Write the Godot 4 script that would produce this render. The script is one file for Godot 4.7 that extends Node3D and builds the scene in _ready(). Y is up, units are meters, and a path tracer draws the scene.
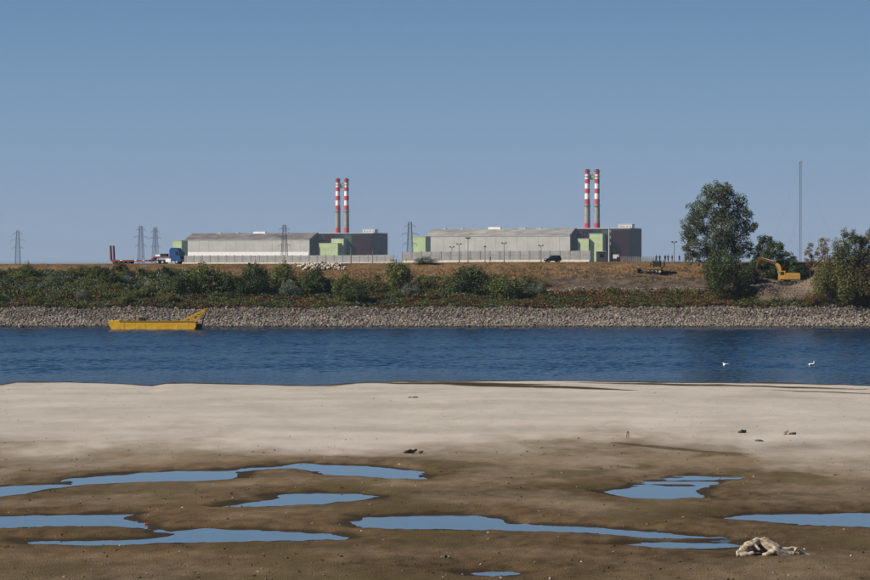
extends Node3D
# A river at low water: a sand bar with pools in front, the river, a stone-faced bank
# with shrubs and machines, and a power station with two pairs of striped chimneys behind.

const F := 2400.0        # focal length of the photograph in its own pixels
const EYE := 13.0        # height of the eye above the river
const HORIZON := 263.5
const POOL := 0.05       # ground water level in the pools

var M := {}
var taken := {}
var rng := RandomNumberGenerator.new()
var nz := FastNoiseLite.new()
var nz2 := FastNoiseLite.new()
var pools: Array = []
var pool_boxes: Array = []

const POOL_OUTLINES := [      # x, distance in metres
	[-25.1, 138.7, -23.3, 140.3, -21.4, 140.3, -21.7, 143.8, -20.7, 145.7, -17.9, 148.4, -15.4, 149.6, -12.7, 150.3, -11.5, 152.2, -10.2, 152.7, -8.6, 155.5, -6.9, 154.1, -4.2, 153.6, -2.9, 151.7, -1.0, 149.1, -0.8, 143.8, -2.2, 144.5, -3.9, 145.7, -6.6, 146.5, -7.2, 149.4, -8.4, 150.9, -10.1, 150.8, -11.8, 149.4, -12.0, 147.0, -11.9, 144.5, -13.8, 142.6, -17.2, 142.1, -20.7, 140.0, -21.9, 138.1, -22.7, 135.4, -24.1, 132.9, -27.1, 131.4, -28.4, 137.8],
	[-11.6, 127.4, -10.0, 129.8, -9.1, 130.9, -8.5, 132.3, -9.1, 133.7, -8.7, 134.7, -6.7, 135.2, -4.7, 134.8, -3.0, 133.3, -3.7, 131.2, -6.4, 129.1, -8.3, 128.2, -8.9, 127.7, -10.6, 127.1],
	[-25.3, 122.6, -22.3, 122.8, -19.6, 123.3, -16.8, 123.7, -15.5, 123.7, -15.6, 121.6, -14.6, 118.6, -14.2, 117.3, -12.8, 115.8, -11.3, 117.0, -8.8, 116.2, -6.4, 115.5, -4.8, 114.6, -3.9, 113.2, -4.4, 112.2, -7.2, 112.1, -7.8, 111.8, -10.1, 111.5, -13.4, 110.6, -15.6, 110.1, -19.1, 110.7, -19.4, 111.8, -17.8, 111.9, -15.2, 112.1, -13.6, 112.9, -12.5, 114.6, -13.3, 115.8, -14.6, 117.6, -15.6, 118.3, -17.9, 118.3, -21.3, 117.3, -24.1, 117.1],
	[-4.3, 119.4, -3.8, 122.3, -2.4, 122.8, 0.0, 123.3, 1.9, 123.1, 3.1, 121.4, 3.8, 119.2, 7.1, 117.9, 8.7, 117.0, 11.3, 114.9, 13.5, 112.9, 11.5, 112.9, 9.0, 113.8, 7.0, 115.5, 4.7, 115.8, 3.0, 116.3, -0.5, 117.0, -3.5, 117.4],
	[8.3, 109.9, 9.6, 111.2, 11.8, 110.9, 13.5, 111.8, 13.9, 109.8, 12.9, 108.1, 10.7, 108.5],
	[9.4, 136.0, 10.9, 137.6, 13.2, 142.8, 15.7, 146.5, 17.7, 145.2, 16.5, 141.7, 15.0, 136.5, 14.7, 132.3, 11.8, 131.9, 10.5, 132.9],
	[14.6, 121.9, 16.2, 123.3, 20.1, 124.2, 22.6, 124.4, 25.6, 124.3, 24.2, 117.3, 21.3, 117.6, 19.4, 118.0, 17.6, 119.8, 15.1, 121.2],
	[1.3, 100.1, 2.0, 100.5, 3.4, 100.2, 2.8, 99.5, 1.7, 99.5],
]

func _ready() -> void:
	nz.seed = 7
	nz.frequency = 0.03
	nz.fractal_octaves = 4
	nz2.seed = 21
	nz2.frequency = 0.03
	nz2.fractal_octaves = 3
	sky_and_camera()
	materials()
	setting()
	station()
	vegetation()
	machines()
	small_things()

func sky_and_camera() -> void:
	var cam := Camera3D.new()
	cam.name = "camera"
	cam.fov = rad_to_deg(2.0 * atan(290.0 / F))
	cam.near = 1.0
	cam.far = 60000.0
	cam.position = Vector3(0, EYE, 0)
	cam.rotation.x = -atan((290.0 - HORIZON) / F)
	add_child(cam)
	cam.current = true
	var tones := [[-90.0, 88, 80, 70], [-4.0, 120, 118, 116], [-0.3, 145, 160, 180], [0.0, 139, 157, 178], [0.5, 136, 155, 178], [1.6, 134, 157, 183], [3.8, 121, 152, 183], [6.2, 104, 139, 174], [11.0, 84, 122, 164], [22.0, 57, 99, 150], [45.0, 44, 84, 136], [90.0, 38, 75, 128]]
	var img := Image.create(16, 2048, false, Image.FORMAT_RGBF)
	for y in 2048:
		var e := 90.0 - 180.0 * (y + 0.5) / 2048.0
		var c := Color.BLACK
		for i in range(1, tones.size()):
			if e <= tones[i][0]:
				var t: float = (e - tones[i - 1][0]) / (tones[i][0] - tones[i - 1][0])
				c = srgb(tones[i - 1][1], tones[i - 1][2], tones[i - 1][3]).srgb_to_linear().lerp(srgb(tones[i][1], tones[i][2], tones[i][3]).srgb_to_linear(), t)
				break
		c = c / 1.45
		for x in 16: img.set_pixel(x, y, c)
	var pan := PanoramaSkyMaterial.new()
	pan.panorama = ImageTexture.create_from_image(img)
	var sky := Sky.new()
	sky.sky_material = pan
	var env := Environment.new()
	env.background_mode = Environment.BG_SKY
	env.sky = sky
	env.tonemap_mode = Environment.TONE_MAPPER_LINEAR
	env.tonemap_exposure = 1.45
	env.ambient_light_source = Environment.AMBIENT_SOURCE_SKY
	env.sdfgi_enabled = true
	env.ssao_enabled = true
	env.ssil_enabled = true
	env.fog_enabled = true
	env.fog_density = 0.000045
	env.fog_light_color = Color(0.78, 0.86, 0.96)
	var we := WorldEnvironment.new()
	we.name = "world_environment"
	we.environment = env
	add_child(we)
	var sun := DirectionalLight3D.new()
	sun.name = "sun"
	sun.light_energy = 1.6
	sun.light_color = Color(1.0, 0.955, 0.885)
	sun.light_angular_distance = 0.5
	sun.shadow_enabled = true
	add_child(sun)
	sun.look_at_from_position(Vector3.ZERO, -Vector3(-0.8, 0.62, 0.28))

func materials() -> void:
	var stain := noise_tex(3, 0.012, 0.72, 1.0)
	var soft := noise_tex(4, 0.006, 0.86, 1.0, 4)
	M.bark = worn(lin(0.12, 0.095, 0.07), 0.9, stain, Vector3.ONE * 0.8)
	M.hall = worn(lin(0.44, 0.44, 0.42), 0.75, soft, Vector3(0.02, 0.012, 0.02))
	M.hall_seam = plain(lin(0.4, 0.4, 0.38), 0.8)
	M.roof_dark = worn(lin(0.24, 0.215, 0.195), 0.9, noise_tex(5, 0.008, 0.5, 1.0, 4), Vector3(0.009, 0.02, 0.02))
	M.roof_pale = worn(lin(0.36, 0.34, 0.315), 0.9, noise_tex(6, 0.008, 0.6, 1.0, 4), Vector3(0.009, 0.02, 0.02))
	M.dark_green = worn(lin(0.02, 0.038, 0.04), 0.85, stain, Vector3.ONE * 0.03)
	M.slate_green = worn(lin(0.05, 0.095, 0.085), 0.85, stain, Vector3.ONE * 0.03)
	M.maroon = worn(lin(0.024, 0.007, 0.012), 0.85, stain, Vector3.ONE * 0.03)
	M.pale_green = worn(lin(0.42, 0.52, 0.29), 0.7, soft, Vector3.ONE * 0.04)
	M.white_paint = worn(lin(0.82, 0.82, 0.81), 0.6, soft, Vector3.ONE * 0.1)
	M.white_band = worn(lin(0.78, 0.77, 0.76), 0.7, soft, Vector3.ONE * 0.06)
	M.red_paint = worn(lin(0.5, 0.05, 0.075), 0.7, soft, Vector3.ONE * 0.06)
	M.concrete = worn(lin(0.36, 0.34, 0.31), 0.9, stain, Vector3.ONE * 0.06)
	M.wall_panel = worn(lin(0.31, 0.315, 0.32), 0.9, soft, Vector3.ONE * 0.11)
	M.plinth = worn(lin(0.66, 0.61, 0.53), 0.9, soft, Vector3.ONE * 0.2)
	M.galv = plain(lin(0.36, 0.37, 0.37), 0.6, 0.2)
	M.steel = plain(lin(0.07, 0.073, 0.078), 0.75)
	M.galv_dull = plain(lin(0.16, 0.165, 0.165), 0.7)
	M.soot = plain(lin(0.03, 0.03, 0.032), 0.7)
	M.blue_paint = worn(lin(0.018, 0.068, 0.21), 0.35, soft, Vector3.ONE * 0.5)
	M.red_metal = worn(lin(0.2, 0.028, 0.028), 0.6, stain, Vector3.ONE * 0.7)
	M.dark_glass = plain(lin(0.015, 0.02, 0.025), 0.08)
	M.black_paint = plain(lin(0.008, 0.008, 0.01), 0.25)
	M.rubber = plain(lin(0.025, 0.024, 0.023), 0.9)
	M.yellow_paint = worn(lin(0.6, 0.31, 0.03), 0.5, stain, Vector3.ONE * 0.6)
	M.yellow_hull = worn(lin(0.8, 0.45, 0.02), 0.5, soft, Vector3.ONE * 0.25)
	M.yellow_dull = worn(lin(0.45, 0.26, 0.04), 0.6, stain, Vector3.ONE * 0.5)
	M.yellow_grimy = worn(lin(0.26, 0.15, 0.03), 0.7, stain, Vector3.ONE * 0.8)
	M.yellow_pale = worn(lin(0.6, 0.42, 0.12), 0.6, stain, Vector3.ONE * 0.5)
	M.rust = worn(lin(0.16, 0.075, 0.035), 0.85, stain, Vector3.ONE * 0.6)  # rusty barge deck; also the shaded tone of the excavator's arm
	M.cloth = plain(Color.WHITE, 0.85)
	M.cloth.vertex_color_use_as_albedo = true
	M.stone = worn(Color.WHITE, 0.92, noise_tex(8, 0.02, 0.6, 1.0, 5, 512, 0.25, 0.75), Vector3.ONE * 0.7)
	M.stone.vertex_color_use_as_albedo = true
	M.leaf = leafy(Color.WHITE)
	M.weed = leafy(Color.WHITE, 0.25)
	M.sand = worn(Color.WHITE, 0.95, noise_tex(9, 0.11, 0.66, 1.0, 5, 1024, 0.25, 0.75), Vector3.ONE * 0.085)
	M.sand.vertex_color_use_as_albedo = true
	M.sand.normal_enabled = true
	M.sand.normal_texture = bump_tex(10, 0.1, 6.0, 4, 1024)
	M.sand.normal_scale = 0.5
	M.soil = worn(Color.WHITE, 0.95, noise_tex(11, 0.03, 0.5, 1.0, 5, 1024, 0.25, 0.75), Vector3.ONE * 0.1)
	M.soil.vertex_color_use_as_albedo = true
	# river: small wind waves, stronger in some patches than in others
	var wa := FastNoiseLite.new()
	wa.seed = 31
	wa.frequency = 0.11
	wa.fractal_octaves = 3
	var a := wa.get_seamless_image(1024, 1024)
	wa.seed = 32
	var b := wa.get_seamless_image(1024, 1024)
	wa.seed = 33
	wa.frequency = 0.007
	var pt := wa.get_seamless_image(1024, 1024)
	var da := a.get_data()
	var db := b.get_data()
	var dp := pt.get_data()
	var out := PackedByteArray()
	out.resize(1024 * 1024 * 3)
	for i in 1024 * 1024:
		var k := 0.3 + 0.75 * dp[i] / 255.0
		out[i * 3] = clampi(int(127.5 + (da[i] - 127.5) * k * 0.62), 0, 255)
		out[i * 3 + 1] = clampi(int(127.5 + (db[i] - 127.5) * k), 0, 255)
		out[i * 3 + 2] = 255
	M.river = plain(lin(0.002, 0.018, 0.048), 0.14)
	M.river.metallic_specular = 0.17      # fresh water
	M.river.normal_enabled = true
	M.river.normal_texture = ImageTexture.create_from_image(Image.create_from_data(1024, 1024, false, Image.FORMAT_RGB8, out))
	M.river.normal_scale = 0.2
	M.river.uv1_triplanar = true
	M.river.uv1_world_triplanar = true
	M.river.uv1_scale = Vector3.ONE / 120.0
	M.pool = plain(lin(0.085, 0.115, 0.145), 0.03)

func setting() -> void:
	# the far bank and the land behind it: one sheet out to the horizon
	var xs := spread(-125.0, 125.0, 0.8, 6000.0)
	var ds := PackedFloat32Array()
	var d := 479.0
	while d < 570.0:
		ds.push_back(d)
		d += 0.8
	var step := 1.5
	while d < 9000.0:
		ds.push_back(d)
		d += step
		step = minf(step * 1.06, 30.0) if d < 1100.0 else step * 1.4
	var hs := PackedFloat32Array()
	var cs := PackedColorArray()
	for dd in ds:
		for x in xs:
			hs.push_back(bank_h(x, dd))
			cs.push_back(bank_color(x, dd))
	sheet("ground", grid_mesh(xs, ds, hs, cs, M.soil))
	# the river
	# (wind waves are real relief where the photograph can see them)
	xs = spread(-106.0, 106.0, 0.5, 6000.0)
	ds = PackedFloat32Array([200.0, 240.0])
	d = 254.0
	while d < 496.0:
		ds.push_back(d)
		d += 0.5
	ds.push_back(520.0)
	hs = PackedFloat32Array()
	cs = PackedColorArray()
	for dd in ds:
		for x in xs:
			hs.push_back(wave(x, dd))
			cs.push_back(Color.WHITE)
	sheet("river", grid_mesh(xs, ds, hs, cs, M.river))
	# the sand bar
	for q in POOL_OUTLINES:
		var p := poly(q)
		var bb := Rect2(p[0], Vector2.ZERO)
		for v in p: bb = bb.expand(v)
		pools.push_back(p)
		pool_boxes.push_back(bb.grow(9.0))
	xs = spread(-66.0, 66.0, 0.24, 6000.0)
	ds = PackedFloat32Array([-400.0, -200.0, -80.0, -20.0, 0.0, 20.0, 40.0, 55.0, 65.0, 75.0, 82.0, 86.0])
	d = 90.0
	while d < 282.0:
		ds.push_back(d)
		d += 0.36 if d < 180.0 else 0.6
	for q in [290.0, 300.0]: ds.push_back(q)
	hs = PackedFloat32Array()
	cs = PackedColorArray()
	var dry := lin(0.57, 0.52, 0.445)
	var damp := lin(0.252, 0.192, 0.126)
	var wet := lin(0.124, 0.084, 0.043)
	for dd in ds:
		for x in xs:
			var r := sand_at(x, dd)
			hs.push_back(r[0])
			var w: float = r[1]
			var c := dry.lerp(damp, w * 2.0) if w < 0.5 else damp.lerp(wet, w * 2.0 - 1.0)
			# silt and sand of different grain lie in patches and streaks
			var q := nz2.get_noise_2d(x * 3.0 + 500.0, dd * 2.4) * 0.5 + (nz2.get_noise_2d(x * 26.0, dd * 14.0 + 90.0) + 0.8 * nz2.get_noise_2d(x * 60.0, dd * 34.0)) * lerpf(0.2, 0.7, w) + nz.get_noise_2d(x * 0.7, dd * 3.2 + 400.0) * 0.5
			c = c * (1.0 + q * lerpf(0.28, 0.62, w))
			var moss := nz.get_noise_2d(x * 3.5 + 900.0, dd * 2.2)
			if w > 0.5 and moss > 0.12: c = c.lerp(lin(0.1, 0.078, 0.032), minf(0.6, (moss - 0.12) * 3.0))
			if r[2] < 1.0: c = c.lerp(lin(0.045, 0.033, 0.02), 0.9 * (1.0 - smooth(0.45, 1.0, r[2])))      # saturated rim of a pool; darker line along shore and streaks
			cs.push_back(c)
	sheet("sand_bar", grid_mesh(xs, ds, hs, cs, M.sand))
	for p in pools:
		for big in Geometry2D.offset_polygon(p, 1.3):
			var ids := Geometry2D.triangulate_polygon(big)
			var mb := MB.new()
			for i in range(0, ids.size(), 3):
				var t := []
				for j in 3: t.push_back(Vector3(big[ids[i + j]].x, POOL, -big[ids[i + j]].y))
				mb.tri(t[0], t[1], t[2], Vector3.UP, Vector3.UP, Vector3.UP)
			sheet("water_pool", mb.mesh(M.pool))

func wave(x: float, d: float) -> float:
	if absf(x) > 106.0 or d < 254.0 or d > 496.0: return 0.0
	var gust := 0.55 + 0.75 * clampf(0.5 + nz.get_noise_2d(x * 0.8 + 70.0, d * 1.1 + 70.0) * 1.3, 0.0, 1.0)
	gust *= lerpf(0.08, 1.0, smooth(268.0, 304.0, d + nz.get_noise_2d(x * 1.5, 640.0) * 9.0)) * lerpf(0.7, 1.0, smooth(496.0, 470.0, d))
	return gust * (nz2.get_noise_2d(x * 13.0, d * 19.0) * 0.135 + nz2.get_noise_2d(x * 4.0 + 40.0, d * 7.0) * 0.08)

func bank_color(x: float, d: float) -> Color:
	var s := d - water_line(x)
	var right := smooth(16.0, 32.0, x)
	var dug := smooth(65.0, 70.0, x) * (1.0 - smooth(87.0, 95.0, x))
	var n := nz.get_noise_2d(x * 2.0, d * 2.0)
	var n2 := nz2.get_noise_2d(x * 8.0, d * 8.0)
	var straw := lin(0.3, 0.185, 0.095).lerp(lin(0.17, 0.11, 0.058), clampf(0.5 + n * 1.6 + n2 * 2.0, 0.0, 1.0))
	var soil := lin(0.19, 0.147, 0.11).lerp(lin(0.1, 0.08, 0.06), clampf(0.5 + n + n2 * 2.2, 0.0, 1.0))
	var under := lin(0.075, 0.06, 0.034).lerp(lin(0.13, 0.075, 0.04), clampf(0.5 + n * 2.0 + n2, 0.0, 1.0))
	var fresh := lin(0.25, 0.195, 0.145).lerp(lin(0.17, 0.13, 0.1), clampf(0.4 + n2 * 1.8, 0.0, 1.0))
	var c := under
	if s > 14.0:
		var up := lerpf(40.0, 42.0, right) + n * 8.0 + n2 * 4.0
		c = under.lerp(soil, right * smooth(20.0, 26.0, s + n * 5.0))
		c = c.lerp(straw, smooth(up, up + 4.0, s))
		c = c.lerp(fresh, dug * smooth(11.0, 14.0, s) * (1.0 - smooth(34.0, 40.0, s)))
	elif s < 13.0:
		c = lin(0.13, 0.115, 0.1)
	if d > 566.0: c = c.lerp(lin(0.2, 0.16, 0.1), smooth(566.0, 580.0, d))
	return c

func station() -> void:
	power_block(2600.0, 425.0, 570.0, 236.0, 228.0, 577.0, 645.0, 228.5, [[577.5, 588.0, 239.0, 17.0], [589.0, 602.0, 234.0, 13.0]], [412.5, 426.0, 237.0], "the nearer block on the right", false, [[496.0, 14.0, 1.8], [445.0, 5.0, 0.9], [463.0, 4.0, 0.8], [524.0, 9.0, 0.9], [541.0, 6.0, 0.8]], M.roof_pale)
	power_block(2890.0, 179.0, 309.5, 240.0, 232.6, 316.0, 385.5, 233.3, [[318.0, 337.0, 243.5, 19.0], [330.0, 342.5, 239.0, 9.0]], [173.0, 182.5, 241.0], "the farther block on the left", true, [[257.0, 14.0, 1.8], [215.0, 5.0, 0.9], [234.0, 4.0, 0.8], [284.0, 6.0, 0.9]], M.roof_dark)
	var tr := [170.0, 174.5, 179.0, 183.6, 188.6, 193.4, 199.0, 204.3, 223.0, 229.0]
	var tl := [179.0, 183.2, 187.2, 191.2, 196.0, 200.5, 205.5, 210.0, 228.0, 233.8]
	var pairs := [[587.3, 597.0, 2740.0, tr, "right-hand"], [338.0, 346.6, 3040.0, tl, "left-hand"]]
	for p in pairs:
		chimney(p[0], p[2], p[3], "left chimney of the %s red and white striped pair" % p[4])
		chimney(p[1], p[2], p[3], "right chimney of the %s red and white striped pair" % p[4])
		var mb := MB.new()
		var d: float = p[2]
		var a := at(p[0], p[3][1], d)
		var b := at(p[1], p[3][2] + 0.5, d)
		mb.box((a + b) / 2, Vector3(b.x - a.x - 5.7, a.y - b.y, 3.0))
		mb.box(Vector3((a.x + b.x) / 2, b.y - 0.3, -d), Vector3(b.x - a.x - 5.75, 0.5, 4.0))
		var o := solo("chimney_walkway", mb, M.pale_green)
		tag(o, "pale green walkway joining the tops of the %s chimney pair" % p[4], "walkway")
	# perimeter wall: concrete panels between posts on a pale plinth
	for w in [[178.0, 800.0, 402.0, 770.0, 2.55, "long grey perimeter wall below the farther left hall"], [402.0, 708.0, 597.0, 690.0, 3.1, "grey panelled perimeter wall behind the black car"]]:
		var a := stand(w[0], w[1])
		var b := stand(w[2], w[3])
		var o := thing("perimeter_wall", w[5], "wall", a, 0.0, "perimeter walls")
		var len := a.distance_to(b)
		var n := int(len / 3.0)
		var post := MB.new()
		post.box(Vector3(0, w[4] / 2 + 0.1, 0), Vector3(0.26, w[4] + 0.5, 0.3))
		var post_mesh := post.mesh(M.wall_panel)
		var pan := MB.new()
		pan.box(Vector3(0, w[4] / 2 + 0.2, 0), Vector3(2.66, w[4], 0.14))
		for k in 3: pan.box(Vector3(0, 0.55 + w[4] * k / 3.0, 0.08), Vector3(2.5, w[4] / 3.0 - 0.14, 0.05))
		var pan_mesh := pan.mesh(M.wall_panel)
		var plinth := MB.new()
		plinth.box(Vector3(0, 0.3 if w[0] > 300.0 else 0.0, 0.5), Vector3(2.96, 0.86, 0.4))
		var plinth_mesh := plinth.mesh(M.plinth)
		var dir := (b - a).normalized()
		var turn := atan2(-dir.z, dir.x)
		for i in n + 1:
			for q in [["post", post_mesh, 0.0], ["panel", pan_mesh, 1.5], ["plinth", plinth_mesh, 1.5]]:
				if i == n and q[2] > 0.0: continue
				var m := MeshInstance3D.new()
				m.name = q[0]
				m.mesh = q[1]
				o.add_child(m, true)
				var p: Vector3 = a + dir * (i * 3.0 + q[2])
				p.y = bank_h(p.x, -p.z)
				m.position = p - a
				m.rotation.y = turn
	# gate house, gate pillar and paling fence
	var k := thing("gate_kiosk", "dark grey kiosk at the right end of the perimeter wall", "kiosk", stand(600.8, 684.0, 0.05))
	var mb := MB.new()
	mb.box(Vector3(0, 1.5, 0), Vector3(2.6, 3.0, 2.4))
	part("cabin", mb, M.steel, k)
	mb = MB.new()
	mb.box(Vector3(0, 3.1, 0), Vector3(2.9, 0.2, 2.7))
	part("roof", mb, M.galv, k)
	mb = MB.new()
	mb.box(Vector3(0.2, 1.9, 1.21), Vector3(1.2, 0.9, 0.06))
	part("window", mb, M.dark_glass, k)
	var f := thing("paling_fence", "pale low paling fence running right from the gate", "fence", stand(621.0, 646.0))
	for i in 26:
		var p := stand(621.0 + i * 1.42, 646.0) - f.position
		mb = MB.new()
		mb.prism(poly([-0.09, -0.1, -0.09, 1.45, 0.0, 1.62, 0.09, 1.45, 0.09, -0.1]), -0.06, 0.06, Transform3D(Basis(), p))
		part("paling", mb, M.concrete, f)
	mb = MB.new()
	var e0 := stand(621.0, 646.0) - f.position
	var e1 := stand(656.5, 646.0) - f.position
	for h in [0.35, 0.85]: mb.bar(e0 + Vector3(0, h, -0.1), e1 + Vector3(0, h, -0.1), 0.08)
	part("rail", mb, M.galv, f)
	var g := thing("gate_pillar", "dark gate pillar beside the tall pale pole", "pillar", stand(611.5, 660.0))
	mb = MB.new()
	mb.box(Vector3(0, 1.3, 0), Vector3(0.7, 2.7, 0.7))
	part("shaft", mb, M.soot, g)
	mb = MB.new()
	mb.box(Vector3(0, 2.72, 0), Vector3(0.9, 0.14, 0.9))
	part("cap", mb, M.steel, g)
	var s := thing("notice_board", "white board standing between the gate pillar and the fence", "board", stand(615.5, 664.0))
	for x in [-0.7, 0.7]:
		mb = MB.new()
		mb.bar(Vector3(x, -0.1, 0), Vector3(x, 2.2, 0), 0.1)
		part("leg", mb, M.steel, s)
	mb = MB.new()
	mb.box(Vector3(0, 1.6, 0.08), Vector3(1.7, 1.1, 0.05))
	part("panel", mb, M.white_paint, s)
	for q in [[452.0, 247.5, 705.0, 2, "short lamp post before the hall, leftmost of six"], [459.0, 244.5, 688.0, 2, "middling lamp post just left of the tallest lamp post"], [468.0, 238.5, 680.0, 3, "tallest lamp post in front of the right-hand hall"], [485.0, 247.0, 684.0, 1, "short lamp post right of the tallest lamp post"], [504.0, 243.5, 676.0, 2, "middling lamp post between the tallest lamp post and the black car"], [541.0, 246.0, 668.0, 2, "lamp post nearest to the black car"], [372.5, 249.0, 740.0, 2, "double lamp post in front of the left reactor building"], [351.0, 247.0, 744.0, 1, "thin lamp post by the stone heap and left reactor building"], [674.0, 242.5, 620.0, 2, "lamp post among the people right of the fence"]]:
		lamp_post(q[0], q[1], q[2], q[3], q[4])
	for q in [[609.0, 228.0, 670.0, 0.24, M.galv, "tall pale pole beside the gate kiosk"], [688.0, 238.5, 600.0, 0.17, M.concrete, "bare pole at the left edge of the poplar"]]:
		var foot := stand(q[0], q[2], 0.1)
		var hgt: float = EYE + (HORIZON - q[1]) * q[2] / F - foot.y
		var o := thing("utility_pole", q[5], "pole", foot)
		mb = MB.new()
		mb.tube(Vector3.ZERO, Vector3(0, hgt, 0), q[3], q[3] * 0.7, 10)
		part("shaft", mb, q[4], o)
		mb = MB.new()
		for i in 3: mb.box(Vector3(0.25, hgt * (0.55 + 0.18 * i), 0), Vector3(0.5, 0.7, 0.3))
		part("fittings", mb, M.galv, o)
	for q in [[18.0, 230.5, 2700.0, "lattice power pylon standing alone at the far left", 0.3], [141.0, 226.0, 2500.0, "left one of the two pylons behind the red trailer", 0.5], [155.5, 227.5, 2620.0, "right one of the two pylons behind the red trailer", 0.7], [284.5, 225.0, 2300.0, "lattice pylon in front of the left-hand turbine hall", 0.4], [410.0, 222.0, 2150.0, "lattice pylon in the gap between the two station blocks", 0.2]]:
		pylon(q[0], q[1], q[2], q[3], q[4])
	# tall guyed mast on the right
	var foot := Vector3(mx(800.0, 1500.0), 10.5, -1500.0)
	var top := EYE + (HORIZON - 162.0) * 1500.0 / F - foot.y
	var o := thing("radio_mast", "tall slender guyed lattice mast above the right-hand trees", "mast", foot)
	mb = MB.new()
	var steps := 30
	for i in steps:
		var h0 := top * i / steps
		var h1 := top * (i + 1) / steps
		for c in 3:
			var a0 := Vector3(cos(TAU * c / 3), 0, sin(TAU * c / 3)) * 0.75
			var a1 := Vector3(cos(TAU * (c + 1) / 3), 0, sin(TAU * (c + 1) / 3)) * 0.75
			mb.bar(a0 + Vector3(0, h0, 0), a0 + Vector3(0, h1, 0), 0.12)
			mb.bar(a0 + Vector3(0, h0, 0), a1 + Vector3(0, h1, 0), 0.06)
			mb.bar(a0 + Vector3(0, h1, 0), a1 + Vector3(0, h1, 0), 0.06)
	part("lattice", mb, M.steel, o)
	mb = MB.new()
	mb.box(Vector3(0, top, 0), Vector3(3.2, 0.5, 2.0))
	mb.box(Vector3(0, top + 0.6, 0), Vector3(1.6, 0.9, 1.6))
	part("head", mb, M.galv, o)
	for c in 3:
		for h in [0.5, 0.95]:
			mb = MB.new()
			var v := Vector3(cos(TAU * c / 3 + 0.5), 0, sin(TAU * c / 3 + 0.5))
			mb.bar(v * 0.7 + Vector3(0, top * h, 0), v * 30.0 * h, 0.025)
			part("guy_wire", mb, M.steel, o)

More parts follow.
